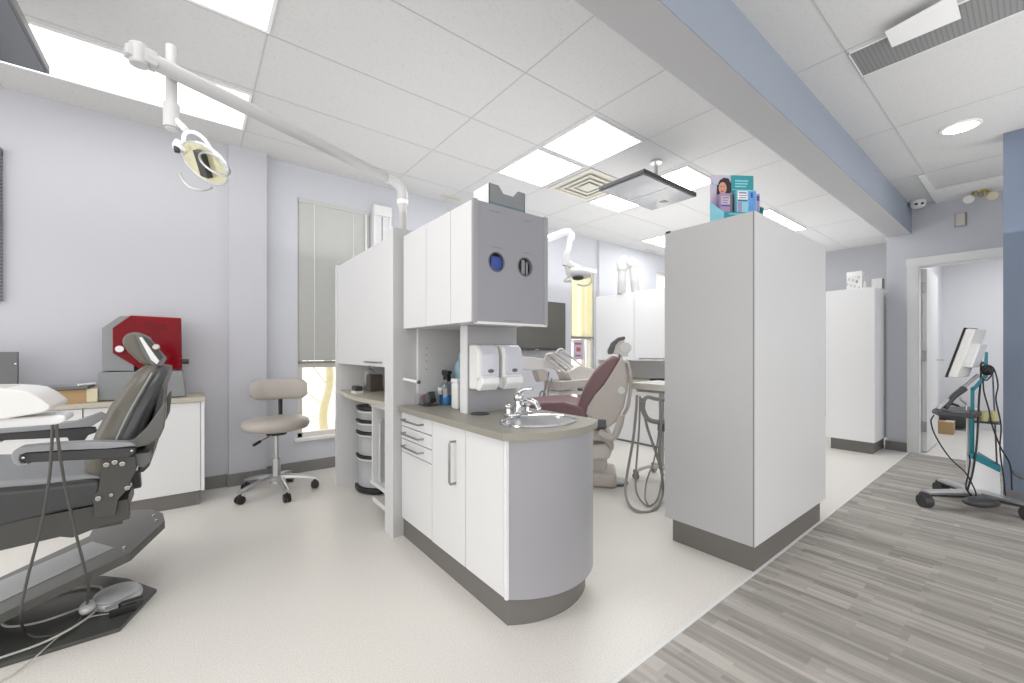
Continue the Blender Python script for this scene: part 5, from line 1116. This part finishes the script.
# second lamp
l2 = thing('operating_lamp', 'white dental lamp hanging in front of the tall window', 'lamp', (1.55, 2.45, 1.812))
d2 = 3.55
po = Vector((1.60, 2.50, 1.70)); el = ad(566, 231.5, d2)
part('pole', MB().cyl((1.60, 2.50, 0), (1.60, 2.50, 1.74), 0.025), 'white_gloss', l2)
part('arm', MB().tube([po, po.lerp(el, 0.97), el + Vector((0.02, -0.016, -0.004)), el + Vector((0.036, -0.03, -0.03)), ad(570.5, 240, d2)], 0.03, 12), 'white_gloss', l2)
part('drop_tube', MB().cyl(ad(570.5, 236, d2), ad(567.5, 258, d2), 0.026).cyl(ad(567.5, 252, d2), ad(566, 266, d2), 0.034), 'white_gloss', l2, 0.003)
part('yoke', MB().tube([ad(566, 262, d2), ad(572, 266, d2), ad(579, 269, d2)], 0.03, 10, 3).tube([ad(567, 265, d2), ad(568, 273, d2), ad(571, 277, d2)], 0.02, 10, 3), 'white_plastic', l2)
part('head', MB().ell(ad(579.5, 273, d2), 0.105, 0.085, 0.05, rot_about('Z', -38) @ rot_about('Y', 8)), 'white_gloss', l2)
part('reflector', MB().ell(ad(578, 278, d2 - 0.04), 0.05, 0.05, 0.02), 'dark_grey', l2)
part('handle_loop', MB().tube([ad(589, 275, d2), ad(592, 279, d2), ad(590, 284, d2), ad(584, 286, d2), ad(577, 284, d2)], 0.009, 8, 4).tube([ad(571, 274, d2), ad(566, 278, d2), ad(565, 281, d2), ad(571, 281, d2)], 0.012, 8, 4), 'white_plastic', l2)
# ------------------------------------------------------------------ second partition unit (behind)
OX = 4.09
p2 = thing('partition_cabinet', 'white partition cabinet behind the mauve chair with two-door top', 'cabinet', (OX + 0.3, 3.0, 0))
yR = 2.30; yL = ax(598, 300, OX).y
part('top_box', MB().box(OX + 0.02, OX + 0.5, yR, yL, 0.995, 1.80), 'white_lam_lit', p2)
ysm = ax(634, 320, OX).y
part('door', MB().box(OX, OX + 0.02, ysm + 0.003, yL, 0.995, 1.80), 'white_lam_lit', p2, 0.002); dq = part('door', MB().box(OX, OX + 0.02, yR, ysm - 0.003, 0.995, 1.80), 'white_lam_lit', p2, 0.002)
hh0, hh1 = ax(641, 358, OX).y, ax(664, 358, OX).y
part('handle', MB().tube([(OX, hh0, 1.02), (OX - 0.03, hh0, 1.02), (OX - 0.03, hh1, 1.02), (OX, hh1, 1.02)], 0.007, 8), 'handle', dq)
part('end_panel', MB().box(OX, OX + 0.5, yL, yL + 0.03, 0, 1.80), 'white_lam_lit', p2)
part('back_panel', MB().box(OX + 0.46, OX + 0.5, yR, yL, 0, 1.0), 'white_lam_lit', p2)
part('bay_counter', MB().box(OX - 0.02, OX + 0.46, yR, yL, 0.735, 0.765), 'counter_beige', p2)
part('base_front', MB().box(OX + 0.1, OX + 0.12, yR, yL, 0, 0.735), 'white_lam_lit', p2)
part('toe_strip', MB().box(OX + 0.09, OX + 0.1, yR, yL, 0, 0.02), 'mid_grey', p2)
t = thing('flat_device', 'thin black flat device on the counter of the far partition cabinet', 'device', (OX + 0.15, 2.6, 0.765))
ka = az(649, 382, 0.77)
part('body', MB().box(OX + 0.04, OX + 0.2, 2.33, ax(650, 380, OX + 0.05).y, 0.765, 0.785), 'black_plastic', t, 0.003); part('top_face', MB().box(OX + 0.05, OX + 0.19, 2.35, ax(650, 380, OX + 0.05).y - 0.02, 0.785, 0.79), 'dark_grey', t)
# folded lamp arm on top of second partition
l3 = thing('folded_lamp_arm', 'white folded lamp arm standing on the far partition cabinet', 'lamp arm', (4.3, 3.0, 1.80))
d3 = pxd = 4.98
def R3(px, py): return ad(px, py, d3)
q = R3(622, 300)
part('pole', MB().tube([Vector((R3(621.5, 270).x, R3(621.5, 270).y, 1.80)), R3(622.5, 266)], 0.05, 14), 'pipe_grey', l3)
part('knuckle', MB().tube([R3(622, 270), R3(622.5, 262), R3(626, 261)], 0.065, 14, 3).cyl(R3(626, 264), R3(630, 266), 0.04).tube([R3(629, 266), R3(632, 262.5), R3(634, 266)], 0.062, 14, 3), 'pipe_grey', l3)
part('arm', MB().tube([R3(632.5, 264), R3(636.5, 297)], 0.05, 14), 'pipe_grey', l3)
#@@CART
# ------------------------------------------------------------------ scanner cart in the corridor
ct = thing('scanner_cart', 'white and teal wheeled scanner cart with tilted screen in corridor', 'cart', (4.3, 0.3, 0))
dC = 2.95
def S(px, py, d=dC): return ad(px, py, d)
def floorpt(px, py): return az(px, py, 0)
c1_ = floorpt(925, 507); c2_ = floorpt(941, 493.5); c3_ = floorpt(1030, 521)
hub_ = (floorpt(985, 505) + Vector((0, 0, 0.09)))
hub_ = Vector((4.40, 0.26, 0.10))
def castor(p, parent):
    return part('castor', MB().cyl((p.x - 0.02, p.y + 0.02, 0.045), (p.x + 0.02, p.y - 0.02, 0.045), 0.045, n=20).cyl((p.x, p.y, 0.05), (p.x, p.y, 0.1), 0.015).box(p.x - 0.02, p.x + 0.02, p.y - 0.03, p.y + 0.03, 0.075, 0.1), 'dark_grey', parent, 0.004)
def leg(a_, b_, w=0.032):
    d_ = (b_ - a_).normalized(); s_ = Vector((-d_.y, d_.x, 0)).normalized() * w
    return MB().hull([[a_ - s_ * 1.5 - Vector((0, 0, 0.012)), a_ + s_ * 1.5 - Vector((0, 0, 0.012)), a_ + s_ * 1.5 + Vector((0, 0, 0.014)), a_ - s_ * 1.5 + Vector((0, 0, 0.014))], [b_ - s_ - Vector((0, 0, 0.01)), b_ + s_ - Vector((0, 0, 0.01)), b_ + s_ + Vector((0, 0, 0.008)), b_ - s_ + Vector((0, 0, 0.008))]])
for p_ in (c1_, c2_, c3_):
    lg = part('leg', leg(hub_, Vector((p_.x, p_.y, 0.108))), 'alu', ct, 0.004)
    part('leg_underside', leg(hub_ - Vector((0, 0, 0.022)), Vector((p_.x, p_.y, 0.095)), 0.026), 'dark_grey', lg)
    castor(p_, lg)
q = floorpt(1000, 498)
part('foot_cover', MB().ell(S(981, 502, 2.75) * 1, 0.11, 0.06, 0.035, rot_about('Z', -40)), 'dark_grey', ct)
# battery box and column (plane facing camera-left)
bx = MB().prism([(0, 0), (1, 0)], 'z', 0, 1) if False else None
vC = Vector((0.998, 0.065, 0)); uC = Vector((0.065, -0.998, 0))
def W(px, py, depth, d=dC): return ad(px, py, d) + vC * depth
def plate(pts, t0, t1, d=dC):
    return MB().hull([[W(a_[0], a_[1], t0, d) for a_ in pts], [W(a_[0], a_[1], t1, d) for a_ in pts]])
part('column', plate([(966, 497), (966, 415), (974, 408), (978, 408), (978, 497)], 0.03, 0.10), 'white_gloss', ct, 0.006)
part('battery_box', plate([(970, 456), (1000, 470), (1001, 496), (999, 499), (969, 495)], -0.02, 0.13), 'white_gloss', ct, 0.008, 3)
part('teal_frame', plate([(970, 453), (974, 452), (1001, 468), (1000, 472), (970, 457.5)], -0.024, 0.134).join(plate([(970, 456), (970.5, 388), (974.5, 386), (974.5, 453)], 0.0, 0.05)).join(plate([(970.5, 390), (983, 376), (985, 352), (988, 352), (988, 377), (974.5, 391)], 0.0, 0.05)), 'teal', ct, 0.003)
part('rear_post', plate([(998, 499), (1000, 499), (994, 372), (992, 372)], 0.10, 0.13), 'alu', ct)
# screen: slab tilted back, seen from its rear edge
fu = (W(964, 327.5, 0) - W(945, 377, 0)); cu = (W(964, 327.5, 0) + W(945, 377, 0)) / 2
hn = fu.normalized(); wn = Vector((0.985, -0.17, 0)); nn = hn.cross(wn).normalized()
if nn.dot(uC) < 0: nn = -nn
half_w = 0.125
sm = part('screen', MB().obox(cu + nn * 0.033 + wn * half_w, hn * (fu.length / 2 - 0.004), wn * half_w, nn * 0.025), 'white_plastic', ct, 0.012, 3)
part('bezel', MB().obox(cu + nn * 0.004 + wn * half_w, hn * (fu.length / 2), wn * (half_w + 0.004), nn * 0.005), 'black_plastic', sm, 0.002)
part('rear_hump', MB().obox(cu + nn * 0.075 + wn * half_w - hn * 0.01, hn * 0.09, wn * 0.08, nn * 0.024), 'white_gloss', sm, 0.01, 3)
part('tilt_mount', MB().tube([W(960, 372, 0.1), W(966, 367, 0.08), W(974, 364, 0.06), W(985, 363, 0.03)], 0.010, 8, 4), 'alu', sm)
part('cable', MB().tube([W(969, 347, 0.02), W(976, 348, 0.02), W(980, 352, 0.02), W(981, 375, 0.02), W(979, 400, -0.02), W(977, 440, -0.03), W(973, 470, -0.04), W(967, 490, -0.05)], 0.006, 8, 5), 'black_plastic', sm)
# shelf and wand
part('shelf', MB().hull([[ad(a_[0], a_[1], a_[2]) + Vector((0, 0, z_)) for a_ in ((932, 411, 2.95), (937, 408, 3.1), (978, 408, 3.12), (982, 413, 2.95), (975, 416, 2.8), (938, 413, 2.8))] for z_ in (-0.02, 0.012)]), 'dark_grey', ct, 0.008, 3)
part('arm_rest', MB().tube([S(937, 409), S(958, 392), S(978, 375)], 0.012, 8, 2).tube([S(960, 397), S(961, 400), S(966, 404), S(966, 410)], 0.005, 8, 3), 'alu', ct)
wd = thing('scanner_wand', 'dark grey handheld scanner wand leaning on the cart shelf', 'scanner', S(945, 404))
part('grip', MB().tube([S(945, 407.5, dC - 0.05), S(953, 397, dC - 0.05), S(964, 388.5, dC - 0.05)], 0.017, 10, 3, 0.022), 'dark_grey', wd)
part('tip', MB().tube([S(938, 409.5, dC - 0.05), S(946, 402, dC - 0.05), S(955, 395.5, dC - 0.05)], 0.011, 8, 2), 'alu', wd)
for px, l in ((983, 'pale yellow plastic cup on the cart, nearer the wand'), (992, 'pale yellow plastic cup on the cart, nearer the blue wall')):
    t = thing('cup', l, 'cup', S(px, 419), 'cups on the scanner cart'); base = S(px, 421)
    part('cup_body', MB().lathe([(0.024, base.z), (0.033, base.z + 0.07), (0.030, base.z + 0.07), (0.022, base.z + 0.006)], (base.x, base.y, 0)), 'olive_cup', t); part('rim', MB().tube([(base.x + 0.032 * math.cos(k * PI / 10), base.y + 0.032 * math.sin(k * PI / 10), base.z + 0.07) for k in range(21)], 0.003, 6), 'beige', t)
part('cup_bracket', MB().box(S(987, 421).x - 0.07, S(987, 421).x + 0.07, S(987, 421).y - 0.06, S(987, 421).y + 0.06, S(987, 421).z - 0.012, S(987, 421).z - 0.001), 'dark_grey', ct)
part('cable_hub', MB().ell(S(987, 370, dC - 0.02), 0.035, 0.035, 0.04), 'black_plastic', ct)
for pts in ([(983, 370), (988, 366), (994, 369), (998, 385), (996, 400), (1001, 425), (1000, 450), (1004, 480), (1006, 496), (1015, 500)], [(985, 372), (990, 366), (992, 374), (987, 380), (984, 380)], [(983, 378), (984, 392), (989, 410), (992, 425), (1001, 448), (1010, 465), (1012, 490)],
            [(934, 415), (931, 422), (936, 437), (950, 458), (965, 472), (972, 484), (976, 494), (973, 498), (968, 492)], [(969, 455), (970, 462), (968, 475), (966, 488), (973, 497)]):
    part('cable', MB().tube([S(a_[0], a_[1], dC - 0.10) for a_ in pts], 0.0042, 8, 5), 'black_plastic', ct)
part('cable_end', MB().tube([S(1012, 472, dC - 0.1), S(1022, 478, dC - 0.1)], 0.011, 8), 'mid_grey', ct)
# things on the floor of the room beyond
xb_ = 7.6
def Z0(px, py): return az(px, py, 0)
q = Z0(936, 433)
t = thing('cardboard_carton', 'small tan carton on the floor beyond the doorway', 'box', (q.x, q.y, 0))
part('carton', MB().box(q.x, q.x + 0.2, q.y - 0.16, q.y + 0.02, 0, 0.16), 'cardboard', t, 0.003); part('flap', MB().box(q.x - 0.002, q.x + 0.2, q.y - 0.16, q.y - 0.08, 0.16, 0.165), 'beige', t)
q = Z0(948, 429)
t = thing('duffel_bag', 'dark bag on the floor beyond the doorway, behind the cart', 'bag', (q.x, q.y, 0))
part('body', MB().ell((q.x + 0.1, q.y, 0.14), 0.16, 0.30, 0.14), 'dark_grey', t); part('strap', MB().tube([(q.x + 0.1, q.y - 0.18, 0.2), (q.x, q.y - 0.05, 0.36), (q.x + 0.1, q.y + 0.18, 0.22)], 0.018, 8, 4), 'black_plastic', t)
#@@LIGHT
# ------------------------------------------------------------------ light and camera
w = bpy.data.worlds.new('World'); SC.world = w; w.use_nodes = True
bg = w.node_tree.nodes['Background']; bg.inputs[0].default_value = (1.0, 0.985, 0.96, 1); bg.inputs[1].default_value = 1.9
def area(name, loc, sx, sy, e, rot=(0, 0, 0), col=(1, 1, 1)):
    l = bpy.data.lights.new(name, 'AREA'); l.shape = 'RECTANGLE'; l.size = sx; l.size_y = sy; l.energy = e; l.color = col
    o = bpy.data.objects.new(name, l); COL.objects.link(o); o.location = loc; o.rotation_euler = rot; return o
# soft uplights washing the ceilings from cabinet-top height; added fill, no such fixtures
UP = (PI, 0, 0)
K_ = 1.5
for n_, (x, y, z, sx, sy, k_) in enumerate(((-0.9, 2.4, 1.95, 2.6, 2.4, 0.6), (1.75, 2.7, 1.95, 2.2, 2.6, 1.1), (4.2, 2.7, 1.95, 2.6, 2.6, 1.7), (7.0, 2.6, 1.95, 2.6, 2.6, 1.8), (0.2, -0.6, 1.95, 3.2, 1.8, 1.2), (3.6, -0.3, 1.95, 3.4, 1.5, 1.5))):
    area('fill_uplight_%d' % n_, (x, y, z), sx, sy, K_ * k_ * sx * sy, UP)
area('bay_fill', (-0.4, 1.45, 2.76), 1.2, 0.6, 12)  # unseen fill added above the frame to lift the left bay
area('bay_fill_left', (-2.0, 2.6, 2.76), 1.2, 0.6, 12)  # second unseen fill, added off the left edge
area('side_room_fill', (7.3, -0.3, 2.55), 1.4, 1.4, 26)  # unseen light added to brighten the room beyond the door
cam = bpy.data.cameras.new('camera'); cam.sensor_width = 36; cam.lens = F * 36 / 1024; cam.shift_y = (CY - 341.5) / 1024; cam.clip_start = 0.02
co = bpy.data.objects.new('camera', cam); COL.objects.link(co); co.location = (0, 0, H)
co.rotation_euler = (PI / 2, 0, YAW - PI / 2)
SC.camera = co
SC.view_settings.view_transform = 'Standard'
SC.view_settings.look = 'None'
SC.view_settings.exposure = 0.12
SC.cycles.max_bounces = 8
SC.cycles.transparent_max_bounces = 12
SC.cycles.use_denoising = True
